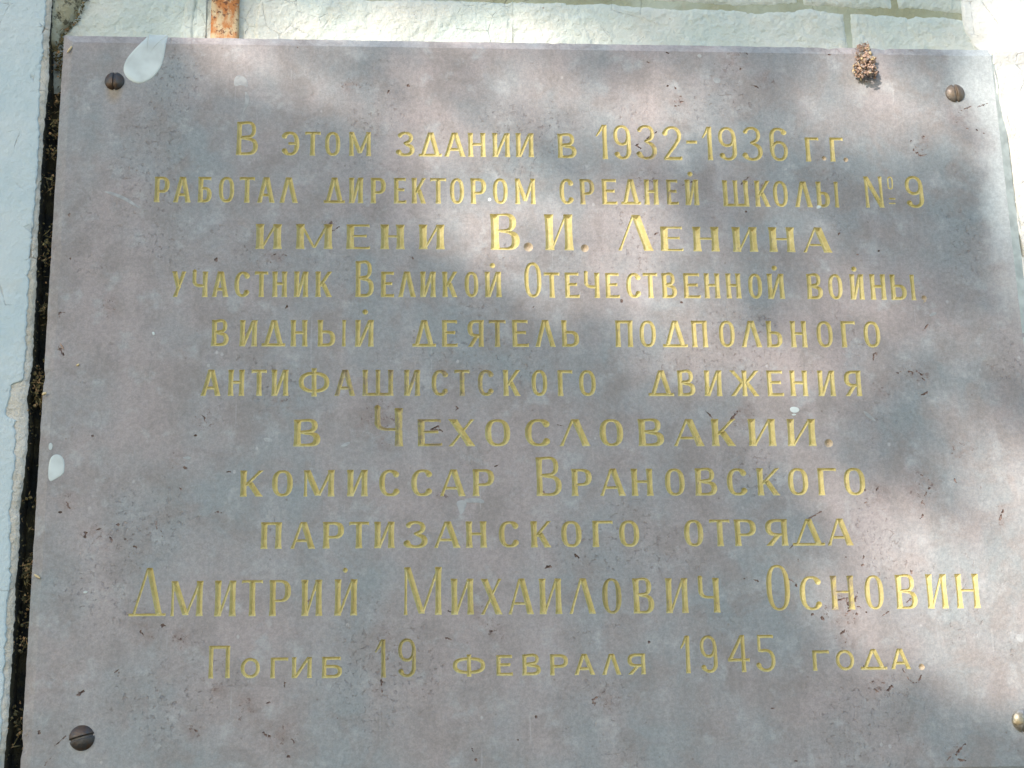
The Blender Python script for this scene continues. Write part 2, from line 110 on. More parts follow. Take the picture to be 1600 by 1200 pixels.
PAINT = [
 [(-278.5, 260.2), (-264.7, 260.5), (-265.7, 251.4), (-266.5, 243.9), (-268.6, 235.4), (-273.7, 227.9), (-281.0, 223.3), (-287.2, 224.2), (-292.7, 228.6), (-294.7, 234.5), (-292.8, 242.5), (-287.4, 250.0), (-282.3, 255.6)],
 [(-329.0, -45.4), (-325.4, -43.3), (-322.0, -44.6), (-319.8, -48.0), (-319.5, -54.5), (-320.5, -57.4), (-325.7, -60.8), (-328.4, -62.1), (-329.9, -58.7), (-329.9, -51.4)],
 [(161.7, -12.2), (164.8, -11.3), (168.3, -12.7), (168.1, -15.0), (164.9, -16.3), (161.9, -15.0)],
 [(211.9, -14.1), (215.3, -15.9), (218.6, -19.1), (221.0, -22.2), (217.6, -20.9), (213.8, -18.2)],
 [(264.7, 55.2), (268.5, 57.1), (270.2, 56.2), (268.2, 54.3), (265.0, 53.3)],
 [(-251.2, 204.6), (-249.4, 202.7), (-247.7, 204.2), (-248.9, 201.7), (-250.3, 202.2)],
 [(-142.1, -38.9), (-137.9, -35.9), (-134.5, -35.5), (-136.2, -38.1), (-140.0, -39.4)],
 [(-192.1, -32.7), (-188.3, -32.7), (-185.4, -34.1), (-186.6, -36.2), (-190.8, -35.3)],
 [(-65.6, -76.5), (-61.4, -75.2), (-58.1, -76.5), (-59.4, -81.3), (-62.4, -86.0), (-64.0, -81.2)],
 [(-60.6, -74.4), (-50.4, -74.0), (-46.7, -75.7), (-47.1, -77.9), (-53.0, -77.0), (-58.9, -77.4)],
 [(-244.6, -46.1), (-241.3, -45.2), (-238.4, -45.7), (-238.7, -47.4), (-241.6, -47.4)],
 [(-304.0, -134.3), (-302.1, -133.4), (-300.4, -134.3), (-302.4, -135.5)],
 [(301.3, -168.3), (307.5, -167.1), (306.8, -173.0), (303.4, -173.0)],
 [(-217.8, 227.8), (-214.8, 231.8), (-208.5, 228.9), (-207.4, 221.0), (-211.9, 223.9), (-217.2, 221.8)],
 [(-210.1, 220.0), (-206.4, 215.1), (-206.7, 209.2), (-209.7, 204.2), (-211.4, 200.3), (-209.0, 211.1)],
 [(191.3, 136.5), (195.7, 135.1), (191.0, 132.6)],
 [(-39.9, 140.1), (-37.7, 138.7), (-39.1, 136.3), (-40.8, 137.7)],
 [(162.2, -17.2), (164.5, -16.3), (166.2, -17.2), (163.9, -18.1)],
 [(-304.5, 141.9), (-299.3, 141.9), (-291.4, 139.2), (-284.8, 135.4), (-278.5, 129.8), (-281.1, 130.3), (-289.1, 135.4), (-297.5, 139.1)],
 [(-330.7, -36.8), (-329.1, -35.5), (-327.7, -38.1), (-328.8, -41.1), (-330.5, -40.3)],
 [(-267.3, 40.5), (-265.7, 40.9), (-265.1, 38.7), (-266.4, 38.2)],
 [(169.9, 164.7), (172.2, 164.7), (171.6, 162.7), (169.7, 162.7)],
 [(111.8, 252.3), (114.6, 253.3), (115.9, 251.3), (114.0, 249.7)],
 [(121.9, 233.1), (125.7, 235.1), (129.3, 232.2), (125.4, 229.1)],
]
# the pattern of light and shade under the tree, on the wall plane (metres)
SPOTS = [(-0.2473, 0.2467, 0.1257, 0.2351, 0.0185, 0.5), (-0.1305, 0.1989, 0.1135, 0.1823, 0.0198, 0.62), (-0.0904, 0.1628, 0.0208, 0.1349, 0.0242, 0.62), (0.1129, 0.0879, 0.1942, 0.0321, 0.0242, 0.5), (0.005, 0.2107, 0.1282, 0.1974, 0.0308, 0.7), (0.3236, 0.1476, 0.3359, 0.0893, 0.0132, 0.5), (-0.247, 0.2392, -0.1306, 0.2261, 0.0242, 0.55), (-0.1886, 0.2153, -0.0947, 0.1969, 0.0198, 0.45), (-0.1126, 0.2165, -0.0405, 0.2076, 0.0264, 0.6), (-0.0678, 0.185, -0.0098, 0.1637, 0.0264, 0.65), (-0.0129, 0.2229, 0.0727, 0.1892, 0.033, 0.75), (0.0687, 0.2041, 0.128, 0.1949, 0.0264, 0.6), (-0.0596, 0.1294, -0.0243, 0.1202, 0.0264, 0.9), (-0.0292, 0.0965, 0.0012, 0.0779, 0.0242, 0.85), (0.0117, 0.1301, 0.0692, 0.1114, 0.0308, 0.8), (0.0565, 0.1305, 0.0637, 0.0876, 0.0198, 0.9), (0.0189, 0.078, 0.1068, 0.0597, 0.0242, 0.75), (0.0614, 0.0364, 0.1481, 0.0091, 0.022, 0.65), (0.1181, 0.0228, 0.2066, 0.0183, 0.022, 0.6), (0.1028, -0.0136, 0.1974, -0.0406, 0.0154, 0.6), (0.1983, 0.2059, 0.2714, 0.1868, 0.0308, 0.7), (0.1744, 0.1315, 0.213, 0.0981, 0.0264, 0.55), (0.2058, 0.0648, 0.2752, 0.0323, 0.0198, 0.55), (0.258, 0.0416, 0.325, 0.0325, 0.0176, 0.7), (0.268, 0.0046, 0.2867, -0.0318, 0.0198, 0.75), (0.276, -0.0497, 0.3185, -0.0677, 0.0264, 0.9), (0.1863, -0.0715, 0.2725, -0.0851, 0.0198, 0.6), (0.2265, -0.111, 0.3175, -0.1545, 0.0352, 1.0), (0.1608, -0.1234, 0.2013, -0.1534, 0.022, 0.75), (0.2045, -0.1661, 0.2638, -0.173, 0.0185, 0.85), (0.2619, -0.1917, 0.3202, -0.207, 0.0185, 0.95), (0.2245, 0.2418, 0.3116, 0.2125, 0.022, 0.85), (0.3355, 0.2591, 0.3407, 0.133, 0.0141, 1.0), (0.3337, 0.1329, 0.3373, 0.0607, 0.0097, 0.9), (0.3141, -0.0677, 0.3243, -0.1715, 0.0352, 1.0), (0.3132, 0.0278, 0.3286, 0.0232, 0.011, 0.8), (-0.2528, 0.2794, -0.2301, 0.2696, 0.0123, 1.0), (-0.2035, 0.2854, 0.0394, 0.2797, 0.0211, 0.8), (0.2413, 0.2731, 0.2944, 0.2793, 0.011, 0.25), (0.3351, 0.3011, 0.3771, 0.2861, 0.0198, 0.95), (0.3511, 0.2698, 0.4024, 0.2551, 0.0132, 0.7), (0.3502, 0.2181, 0.3955, 0.1984, 0.0176, 0.9), (0.354, 0.1677, 0.3834, 0.0992, 0.022, 0.7)]
SHADES = [(0.2458, 0.1079, 0.3092, 0.0987, 0.0198, 0.6), (0.1496, 0.1704, 0.1995, 0.1611, 0.0123, 0.5), (0.2233, 0.1126, 0.2624, 0.0888, 0.0167, 0.8), (0.2655, 0.1226, 0.3066, 0.1181, 0.0132, 0.6), (0.2129, -0.0136, 0.2556, -0.0317, 0.015, 0.8), (0.308, 0.0, 0.3235, -0.0228, 0.0158, 0.9), (0.2286, -0.0362, 0.2769, -0.0408, 0.0088, 0.5), (0.1531, -0.1105, 0.2138, -0.1066, 0.011, 0.4), (0.121, 0.0738, 0.1521, 0.0693, 0.011, 0.4), (0.0668, 0.1597, 0.1255, 0.1505, 0.011, 0.5), (-0.1304, 0.1769, -0.0949, 0.1435, 0.0132, 0.5), (-0.2102, 0.2853, -0.2083, 0.2599, 0.0018, 0.3), (0.2049, 0.171, 0.2332, 0.1763, 0.011, 0.4)]
STAINS = [(-0.1168,-0.0201,0.0175),(-0.11259999999999999,-0.0355,0.0101),(-0.1804,-0.0068,0.0092),(0.1288,-0.0181,0.012),(0.0959,0.2145,0.0074),(0.1406,0.24969999999999998,0.012),(0.1605,0.2331,0.0101),(-0.11259999999999999,-0.171,0.0156),(-0.1159,-0.1973,0.0064),(-0.0428,-0.16140000000000002,0.0101),(-0.052899999999999996,-0.1489,0.0064),(-0.3155,-0.07579999999999999,0.0074),(-0.2973,-0.09820000000000001,0.0138),(0.2507,0.0115,0.012),(0.2275,0.0023,0.0092),(0.24880000000000002,-0.0674,0.0166),(0.21769999999999998,-0.0717,0.0101),(0.1846,-0.14909999999999998,0.0175),(0.206,-0.1993,0.0101),(-0.2304,-0.02,0.0101),(-0.1989,-0.2102,0.012),(-0.1766,-0.22640000000000002,0.0138),(-0.2303,-0.22169999999999998,0.0083),(-0.26439999999999997,-0.16119999999999998,0.0092),(-0.24209999999999998,-0.1655,0.0083),(-0.14980000000000002,0.1191,0.0074),(0.0709,0.1499,0.0156),(0.14830000000000002,0.1507,0.0101),(-0.1864,0.09309999999999999,0.012),(0.030199999999999998,-0.2053,0.0101),(0.2524,-0.24480000000000002,0.011),(0.2712,0.18419999999999997,0.0092),(0.3014,0.2048,0.011),(0.18719999999999998,-0.1701,0.0083),(-0.2963,0.058,0.0092),(-0.2171,-0.198,0.0064),(-0.07490000000000001,-0.0726,0.0074),(0.29869999999999997,-0.0875,0.0092),(-0.24819999999999998,-0.0482,0.0074),(0.2769,-0.040799999999999996,0.012),(-0.1373,0.2235,0.0092)]

# ---------------------------------------------------------------- helpers
def tag(o, label=None, cat=None, group=None, kind=None):
    if label: o['label'] = label
    if cat: o['category'] = cat
    if group: o['group'] = group
    if kind: o['kind'] = kind
    return o
def empty(name, loc):
    o = bpy.data.objects.new(name, None); o.location = loc; o.empty_display_size = 0.05; COL.objects.link(o); return o
def link(name, me, loc=(0, 0, 0), parent=None):
    o = bpy.data.objects.new(name, me); COL.objects.link(o)
    if parent:
        o.parent = parent; o.location = Vector(loc) - parent.location
    else: o.location = loc
    return o
def tri_mesh(name, V, T, mats, midx=None, smooth=False):
    """V (n,3), T (m,k) faces of equal length"""
    me = bpy.data.meshes.new(name); V = np.asarray(V, np.float32); T = np.asarray(T, np.int32)
    k = T.shape[1]; n = len(T)
    me.vertices.add(len(V)); me.vertices.foreach_set('co', V.ravel())
    me.loops.add(n*k); me.loops.foreach_set('vertex_index', T.ravel())
    me.polygons.add(n); me.polygons.foreach_set('loop_start', np.arange(n, dtype=np.int32)*k)
    if midx is not None: me.polygons.foreach_set('material_index', np.asarray(midx, np.int32))
    me.update(calc_edges=True); me.validate()
    me.polygons.foreach_set('use_smooth', np.full(len(me.polygons), smooth))
    for m in mats: me.materials.append(m)
    return me
def py_mesh(name, V, F, mats, smooth=False):
    me = bpy.data.meshes.new(name); me.from_pydata([tuple(v) for v in V], [], F); me.update()
    for m in mats: me.materials.append(m)
    if smooth: me.polygons.foreach_set('use_smooth', [True]*len(me.polygons))
    return me
def vnoise(x, z, s, seed=0.0, octv=4):
    """fractal noise on arrays, built from mathutils noise on a lattice and interpolated"""
    x = np.asarray(x, float); z = np.asarray(z, float); out = np.zeros(np.broadcast(x, z).shape)
    amp = 1.0; tot = 0
    for k in range(octv):
        X = x*s + seed + 17.3*k; Z = z*s - seed*1.7 + 9.1*k
        xi = np.floor(X).astype(int); zi = np.floor(Z).astype(int); fx = X-xi; fz = Z-zi
        fx = fx*fx*(3-2*fx); fz = fz*fz*(3-2*fz)
        def h(a, b):
            n = (a*374761393 + b*668265263 + int(seed*1000)*982451653 + k*1013) & 0x7fffffff
            n = (n ^ (n >> 13))*1274126177 & 0x7fffffff
            n = (n ^ (n >> 16)) & 0xffff
            return n/32767.5 - 1.0
        out = out + amp*((h(xi, zi)*(1-fx)+h(xi+1, zi)*fx)*(1-fz)+(h(xi, zi+1)*(1-fx)+h(xi+1, zi+1)*fx)*fz)
        tot += amp; amp *= 0.5; s *= 2.03
    return out/tot

# ---------------------------------------------------------------- materials
class NT:
    def __init__(s, name):
        s.m = bpy.data.materials.new(name); s.m.use_nodes = True; s.n = s.m.node_tree.nodes; s.l = s.m.node_tree.links
        s.b = s.n['Principled BSDF']; g = s.n.new('ShaderNodeNewGeometry'); s.pos = g.outputs['Position']
    def map(s, scale, loc=(0, 0, 0), rot=(0, 0, 0)):
        m = s.n.new('ShaderNodeMapping'); m.inputs['Scale'].default_value = scale; m.inputs['Location'].default_value = loc
        m.inputs['Rotation'].default_value = rot; s.l.new(s.pos, m.inputs[0]); return m.outputs[0]
    def noise(s, scale, detail=3, rough=0.55, vec=None, dist=0.0):
        t = s.n.new('ShaderNodeTexNoise'); t.inputs['Scale'].default_value = scale; t.inputs['Detail'].default_value = detail
        t.inputs['Roughness'].default_value = rough; t.inputs['Distortion'].default_value = dist
        s.l.new(vec or s.pos, t.inputs['Vector']); return t.outputs[0]
    def voro(s, scale, vec=None, feature='F1'):
        t = s.n.new('ShaderNodeTexVoronoi'); t.feature = feature; t.inputs['Scale'].default_value = scale
        s.l.new(vec or s.pos, t.inputs['Vector']); return t.outputs['Distance']
    def ramp(s, f, lo, hi, a=0.0, b=1.0):
        t = s.n.new('ShaderNodeMapRange'); t.inputs[1].default_value = lo; t.inputs[2].default_value = hi
        t.inputs[3].default_value = a; t.inputs[4].default_value = b; t.interpolation_type = 'SMOOTHSTEP' if (a, b) == (0.0, 1.0) else 'LINEAR'
        s.l.new(f, t.inputs[0]); return t.outputs[0]
    def mix(s, f, a, b, mode='MIX'):
        t = s.n.new('ShaderNodeMix'); t.data_type = 'RGBA'; t.blend_type = mode
        for i, v in ((0, f), (6, a), (7, b)):
            if isinstance(v, (int, float)): t.inputs[i].default_value = v
            elif isinstance(v, tuple): t.inputs[i].default_value = (*v, 1)
            else: s.l.new(v, t.inputs[i])
        return t.outputs[2]
    def math(s, op, a, b=0.0):
        t = s.n.new('ShaderNodeMath'); t.operation = op
        for i, v in ((0, a), (1, b)):
            if isinstance(v, (int, float)): t.inputs[i].default_value = v
            else: s.l.new(v, t.inputs[i])
        return t.outputs[0]
    def sep(s):
        t = s.n.new('ShaderNodeSeparateXYZ'); s.l.new(s.pos, t.inputs[0]); return t.outputs
    def bump(s, h, strength, dist, prev=None):
        t = s.n.new('ShaderNodeBump'); t.inputs['Strength'].default_value = strength; t.inputs['Distance'].default_value = dist
        s.l.new(h, t.inputs['Height'])
        if prev: s.l.new(prev, t.inputs['Normal'])
        return t.outputs[0]
    def out(s, col, rough, nrm=None, metal=0.0, spec=0.5):
        for k, v in (('Base Color', col), ('Roughness', rough), ('Metallic', metal), ('Specular IOR Level', spec)):
            i = s.b.inputs[k]
            if isinstance(v, tuple): i.default_value = (*v, 1)
            elif isinstance(v, (int, float)): i.default_value = v
            else: s.l.new(v, i)
        if nrm: s.l.new(nrm, s.b.inputs['Normal'])
        return s.m

def stone_material(name, dark=1.0):
    t = NT(name); X, Y, Z = t.sep()
    big = t.ramp(t.noise(9, 4, 0.6), 0.36, 0.64)
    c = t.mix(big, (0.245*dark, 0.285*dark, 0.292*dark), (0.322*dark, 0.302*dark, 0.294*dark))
    m2 = t.ramp(t.noise(38, 5, 0.62, dist=0.6), 0.42, 0.66)
    c = t.mix(t.math('MULTIPLY', m2, 0.75), c, (0.250, 0.243, 0.232))
    m3 = t.ramp(t.noise(55, 5, 0.6, vec=t.map((1, 1, 1), (3, 5, 7))), 0.52, 0.70)
    c = t.mix(t.math('MULTIPLY', m3, 0.70), c, (0.36, 0.395, 0.40))
    # rain-washed vertical bloom
    st = t.ramp(t.noise(26, 4, 0.6, vec=t.map((1.0, 1.0, 0.16))), 0.45, 0.72)
    c = t.mix(t.math('MULTIPLY', st, 0.35), c, (0.40, 0.38, 0.375))
    # rusty brown grime in clustered flecks
    zone = t.ramp(t.noise(13, 3, 0.6, vec=t.map((1, 1, 1), (11, 0, 2))), 0.50, 0.64)
    fl = t.ramp(t.noise(260, 4, 0.7), 0.56, 0.66)
    g = t.math('MULTIPLY', zone, fl)
    c = t.mix(t.math('MULTIPLY', g, 0.35), c, (0.21, 0.15, 0.125))
    # local brown weathering, where the stone is breaking up
    acc = None
    for sx_, sz_, sr_ in (STAINS if dark == 1.0 else STAINS[:1]):
        vm = t.n.new('ShaderNodeVectorMath'); vm.operation = 'DISTANCE'; t.l.new(t.pos, vm.inputs[0]); vm.inputs[1].default_value = (sx_, 0, sz_)
        r_ = t.ramp(vm.outputs['Value'], sr_*0.15, sr_*1.15, 1.0, 0.0); acc = r_ if acc is None else t.math('MAXIMUM', acc, r_)
    ns = t.noise(110, 5, 0.72, dist=0.5)
    sf = t.math('MULTIPLY', acc, t.ramp(ns, 0.40, 0.62)); sd2 = t.math('MULTIPLY', t.ramp(acc, 0.15, 0.6), t.ramp(t.noise(230, 4, 0.75, vec=t.map((1, 1, 1), (6, 2, 1))), 0.57, 0.64))
    c = t.mix(t.math('MULTIPLY', sf, 0.62), c, (0.225, 0.180, 0.160))
    c = t.mix(t.math('MULTIPLY', sd2, 0.75), c, (0.13, 0.09, 0.075))
    vm = t.n.new('ShaderNodeVectorMath'); vm.operation = 'DISTANCE'; t.l.new(t.map((1.6, 1, 1)), vm.inputs[0]); vm.inputs[1].default_value = (-0.300*1.6, 0, 0.217)
    c = t.mix(t.math('MULTIPLY', t.ramp(vm.outputs['Value'], 0.004, 0.011, 1.0, 0.0), 0.5), c, (0.30, 0.22, 0.10))
    # scattered small dark pits and white specks
    pit = t.ramp(t.voro(115), 0.05, 0.11, 1.0, 0.0)
    pz = t.ramp(t.noise(30, 2), 0.52, 0.62)
    c = t.mix(t.math('MULTIPLY', t.math('MULTIPLY', pit, pz), 0.5), c, (0.15, 0.115, 0.10))
    wp = t.ramp(t.voro(70, vec=t.map((1, 1, 0.8), (4, 4, 4))), 0.05, 0.09, 1.0, 0.0)
    wz = t.ramp(t.noise(22, 2, vec=t.map((1, 1, 1), (1, 8, 1))), 0.50, 0.60)
    c = t.mix(t.math('MULTIPLY', t.math('MULTIPLY', wp, wz), 0.55), c, (0.50, 0.52, 0.52))
    # thin scratches
    sc1 = t.ramp(t.noise(60, 2, 0.5, vec=t.map((4.0, 1, 0.25), (0, 0, 0), (0, 0.9, 0))), 0.70, 0.76)
    c = t.mix(t.math('MULTIPLY', sc1, 0.35), c, (0.40, 0.42, 0.42))
    sc2 = t.ramp(t.noise(45, 2, 0.5, vec=t.map((5.0, 1, 0.2), (3, 0, 0), (0, -0.5, 0))), 0.72, 0.78)
    c = t.mix(t.math('MULTIPLY', sc2, 0.3), c, (0.40, 0.42, 0.42))
    # whitewash smeared over the right margin by whoever painted the wall
    edge = t.math('ADD', X, t.math('MULTIPLY', t.math('SUBTRACT', t.noise(24, 4, 0.6), 0.5), 0.060))
    edge = t.math('ADD', edge, t.math('MULTIPLY', Z, 0.055))
    wash = t.math('MULTIPLY', t.ramp(edge, 0.307, 0.332), t.ramp(Z, 0.01, 0.14))
    c = t.mix(t.math('MULTIPLY', wash, 0.85), c, (0.50, 0.57, 0.57))
    grain = t.ramp(t.noise(900, 2, 0.7), 0.3, 0.7)
    c = t.mix(0.30, c, t.mix(grain, (0.72, 0.72, 0.73), (1.2, 1.19, 1.18)), 'MULTIPLY')
    grain2 = t.noise(330, 3, 0.7)
    c = t.mix(0.35, c, t.mix(t.ramp(grain2, 0.35, 0.65), (0.72, 0.72, 0.74), (1.22, 1.2, 1.2)), 'MULTIPLY')
    n = t.bump(t.noise(420, 4, 0.7), 0.35, 0.0009)
    n = t.bump(g, 0.5, -0.0012, n)
    n = t.bump(t.noise(45, 4, 0.6), 0.25, 0.004, n)
    return t.out(c, t.ramp(m2, 0, 1, 0.50, 0.62), n, spec=0.4)
M_stone = stone_material('plaque_stone'); M_bevel = stone_material('bevelled_stone_painted_skylight', 1.28)  # top bevel gets a lighter copy of the stone, sky light painted into it

def chip_material():
    t = NT('broken_stone')
    c = t.mix(t.ramp(t.noise(260, 3, 0.7), 0.35, 0.65), (0.085, 0.06, 0.05), (0.27, 0.21, 0.185))
    return t.out(c, 0.9, t.bump(t.noise(700, 3), 0.6, 0.0008))
M_chip = chip_material()

def gold_material(name, wear, dark):
    t = NT(name)
    c = t.mix(t.ramp(t.noise(190, 4, 0.7), 0.35, 0.7), (0.47*dark, 0.42*dark, 0.165*dark), (0.58*dark, 0.53*dark, 0.255*dark))
    w = t.ramp(t.noise(170, 5, 0.75, vec=t.map((1, 1, 1), (2, 3, 4))), wear-0.03, wear+0.08)
    c = t.mix(t.math('MULTIPLY', w, 0.85), c, (0.33, 0.29, 0.20))
    zone = t.ramp(t.noise(16, 3, 0.6, vec=t.map((1, 1, 1), (5, 1, 9))), 0.50, 0.72)
    c = t.mix(t.math('MULTIPLY', zone, 0.55), c, (0.42*dark, 0.36*dark, 0.15*dark))
    return t.out(c, 0.5, t.bump(t.noise(500, 4, 0.7), 0.5, 0.0008), spec=0.5)
M_gold = gold_material('gold_paint', 0.62, 1.0)
M_goldworn = gold_material('worn_gold_paint', 0.50, 0.90)
M_goldolive = gold_material('tarnished_gold_paint', 0.58, 0.74)
M_goldolive.node_tree.nodes['Principled BSDF'].inputs['Coat Weight'].default_value = 0.0

def paint_material(name, base, base2, stain=0.25, crack=0.35, bump=1.0):
    t = NT(name)
    c = t.mix(t.ramp(t.noise(14, 4, 0.6), 0.35, 0.65), base, base2)
    s = t.ramp(t.noise(48, 5, 0.65, dist=0.4), 0.56, 0.72)
    c = t.mix(t.math('MULTIPLY', s, stain), c, (0.52, 0.50, 0.38))
    v = t.voro(46, vec=t.map((1, 1, 1)), feature='DISTANCE_TO_EDGE')
    vz = t.ramp(t.noise(19, 3, 0.6, vec=t.map((1, 1, 1), (7, 7, 7))), 0.52, 0.62)
    cr = t.math('MULTIPLY', t.ramp(t.math('ADD', v, t.math('MULTIPLY', t.noise(160, 3), 0.10)), 0.050, 0.066, 1.0, 0.0), vz)
    c = t.mix(t.math('MULTIPLY', cr, crack), c, (0.24, 0.21, 0.15))
    sp = t.math('MULTIPLY', t.ramp(t.voro(85, vec=t.map((1, 1, 1), (1, 2, 3))), 0.04, 0.08, 1.0, 0.0), t.ramp(t.noise(31, 2), 0.54, 0.6))
    c = t.mix(t.math('MULTIPLY', sp, 0.7), c, (0.22, 0.15, 0.10))
    n = t.bump(t.noise(520, 3, 0.6), 0.35*bump, 0.0012)
    n = t.bump(t.noise(170, 4, 0.6), 0.5*bump, 0.0030, n)
    n = t.bump(cr, 0.6, -0.001, n)
    return t.out(c, 0.6, n, spec=0.35)
M_wallpaint = paint_material('pale_turquoise_wall_paint', (0.52, 0.605, 0.555), (0.66, 0.69, 0.615), 0.35, 0.12, 1.35)
M_pilpaint = paint_material('pale_blue_wall_paint', (0.45, 0.575, 0.60), (0.52, 0.62, 0.63), 0.16, 0.30, 0.8)
M_whitepaint = paint_material('white_wall_paint', (0.66, 0.71, 0.68), (0.72, 0.73, 0.67), 0.2, 0.3)
M_mortar = paint_material('painted_mortar', (0.31, 0.33, 0.21), (0.47, 0.54, 0.45), 0.5, 0.3)
M_plaster = paint_material('bare_lime_plaster', (0.50, 0.49, 0.41), (0.60, 0.61, 0.55), 0.7, 0.8, 1.6)
def yellow_plaster():
    t = NT('yellowed_plaster')
    c = t.mix(t.ramp(t.noise(60, 4, 0.6), 0.4, 0.6), (0.47, 0.45, 0.30), (0.55, 0.57, 0.45))
    d = t.ramp(t.noise(120, 5, 0.7, vec=t.map((1, 1, 1), (3, 3, 1))), 0.54, 0.62)
    c = t.mix(t.math('MULTIPLY', d, 0.85), c, (0.07, 0.065, 0.035))
    return t.out(c, 0.85, t.bump(t.noise(220, 5, 0.7), 0.9, 0.003))
M_yplaster = yellow_plaster()
def gap_material():
    t = NT('mossy_masonry_painted_shade')
    c = t.mix(t.ramp(t.noise(70, 4, 0.6), 0.45, 0.6), (0.016, 0.020, 0.019), (0.055, 0.052, 0.028))  # near-black paints in the shade of the gap, with an olive moss tint
    return t.out(c, 0.95, t.bump(t.noise(180, 4, 0.7), 1.0, 0.003))
M_gap = gap_material()
def moss_material():
    t = NT('dry_moss_and_straw')
    c = t.mix(t.ramp(t.voro(330), 0.2, 0.6), (0.30, 0.25, 0.10), (0.10, 0.10, 0.05))
    c = t.mix(t.ramp(t.noise(260, 3), 0.52, 0.62), c, (0.42, 0.27, 0.13))
    return t.out(c, 0.95)
M_moss = moss_material()
def rust_material():
    t = NT('rusty_iron')
    c = t.mix(t.ramp(t.noise(90, 5, 0.65, vec=t.map((1, 1, 0.6))), 0.42, 0.58), (0.62, 0.50, 0.30), (0.50, 0.20, 0.055))
    d = t.ramp(t.noise(330, 4, 0.7), 0.54, 0.62)
    c = t.mix(t.math('MULTIPLY', d, 0.9), c, (0.13, 0.05, 0.025))
    e = t.ramp(t.noise(150, 4, 0.7, vec=t.map((1, 1, 1), (4, 0, 4))), 0.58, 0.66)
    c = t.mix(t.math('MULTIPLY', e, 0.8), c, (0.72, 0.66, 0.46))
    return t.out(c, 0.75, t.bump(t.noise(330, 4, 0.7), 0.9, 0.0016))
M_rust = rust_material()
def screw_material(ca=(0.060, 0.062, 0.062), cb=(0.085, 0.055, 0.035), nm='tarnished_steel'):
    t = NT(nm)
    c = t.mix(t.ramp(t.noise(140, 4, 0.6), 0.4, 0.62), ca, cb)
    return t.out(c, t.ramp(t.noise(250, 2), 0.3, 0.7, 0.34, 0.55), t.bump(t.noise(400, 3), 0.4, 0.0006), metal=0.35, spec=0.6)
M_screw = screw_material()
M_screw2 = screw_material((0.20, 0.185, 0.16), (0.17, 0.13, 0.085), 'brown_steel_painted_sunlight')  # paler copy of the screw steel with sunlight painted into its colour
def brass_material():
    t = NT('worn_bright_steel')
    c = t.mix(t.ramp(t.noise(140, 4, 0.6), 0.4, 0.62), (0.42, 0.42, 0.38), (0.22, 0.20, 0.14))
    return t.out(c, 0.36, t.bump(t.noise(400, 3), 0.3, 0.0006), metal=0.6, spec=0.6)
M_brass = brass_material()
def plain(name, col, rough=0.6, bump=0.0, bs=400):
    t = NT(name)
    c = t.mix(t.ramp(t.noise(bs*0.5, 3), 0.35, 0.65), tuple(v*0.85 for v in col), tuple(min(1, v*1.12) for v in col))
    return t.out(c, rough, t.bump(t.noise(bs, 3), bump, 0.001) if bump else None)
M_drip = plain('spilled_wall_paint', (0.53, 0.62, 0.61), 0.5, 0.3, 90)
M_whitewash = plain('whitewash_on_bevel', (0.46, 0.53, 0.50), 0.6, 0.3, 200)
M_tan = plain('bare_drilled_stone', (0.50, 0.43, 0.31), 0.8, 0.4)
M_smear = plain('thin_paint_smear', (0.335, 0.365, 0.37), 0.7, 0.3)
M_nest = plain('dry_mud_and_bark', (0.40, 0.29, 0.22), 0.9, 0.9, 500)
M_nest2 = plain('pale_husk', (0.62, 0.52, 0.30), 0.8, 0.4)
M_nest3 = plain('grey_dust', (0.30, 0.29, 0.27), 0.9, 0.6)
M_dark = plain('dark_slot', (0.03, 0.025, 0.02), 0.9)
M_leaf = plain('leaf_green', (0.06, 0.11, 0.035), 0.5)
M_bark = plain('bark', (0.10, 0.08, 0.06), 0.9, 1.0, 60)

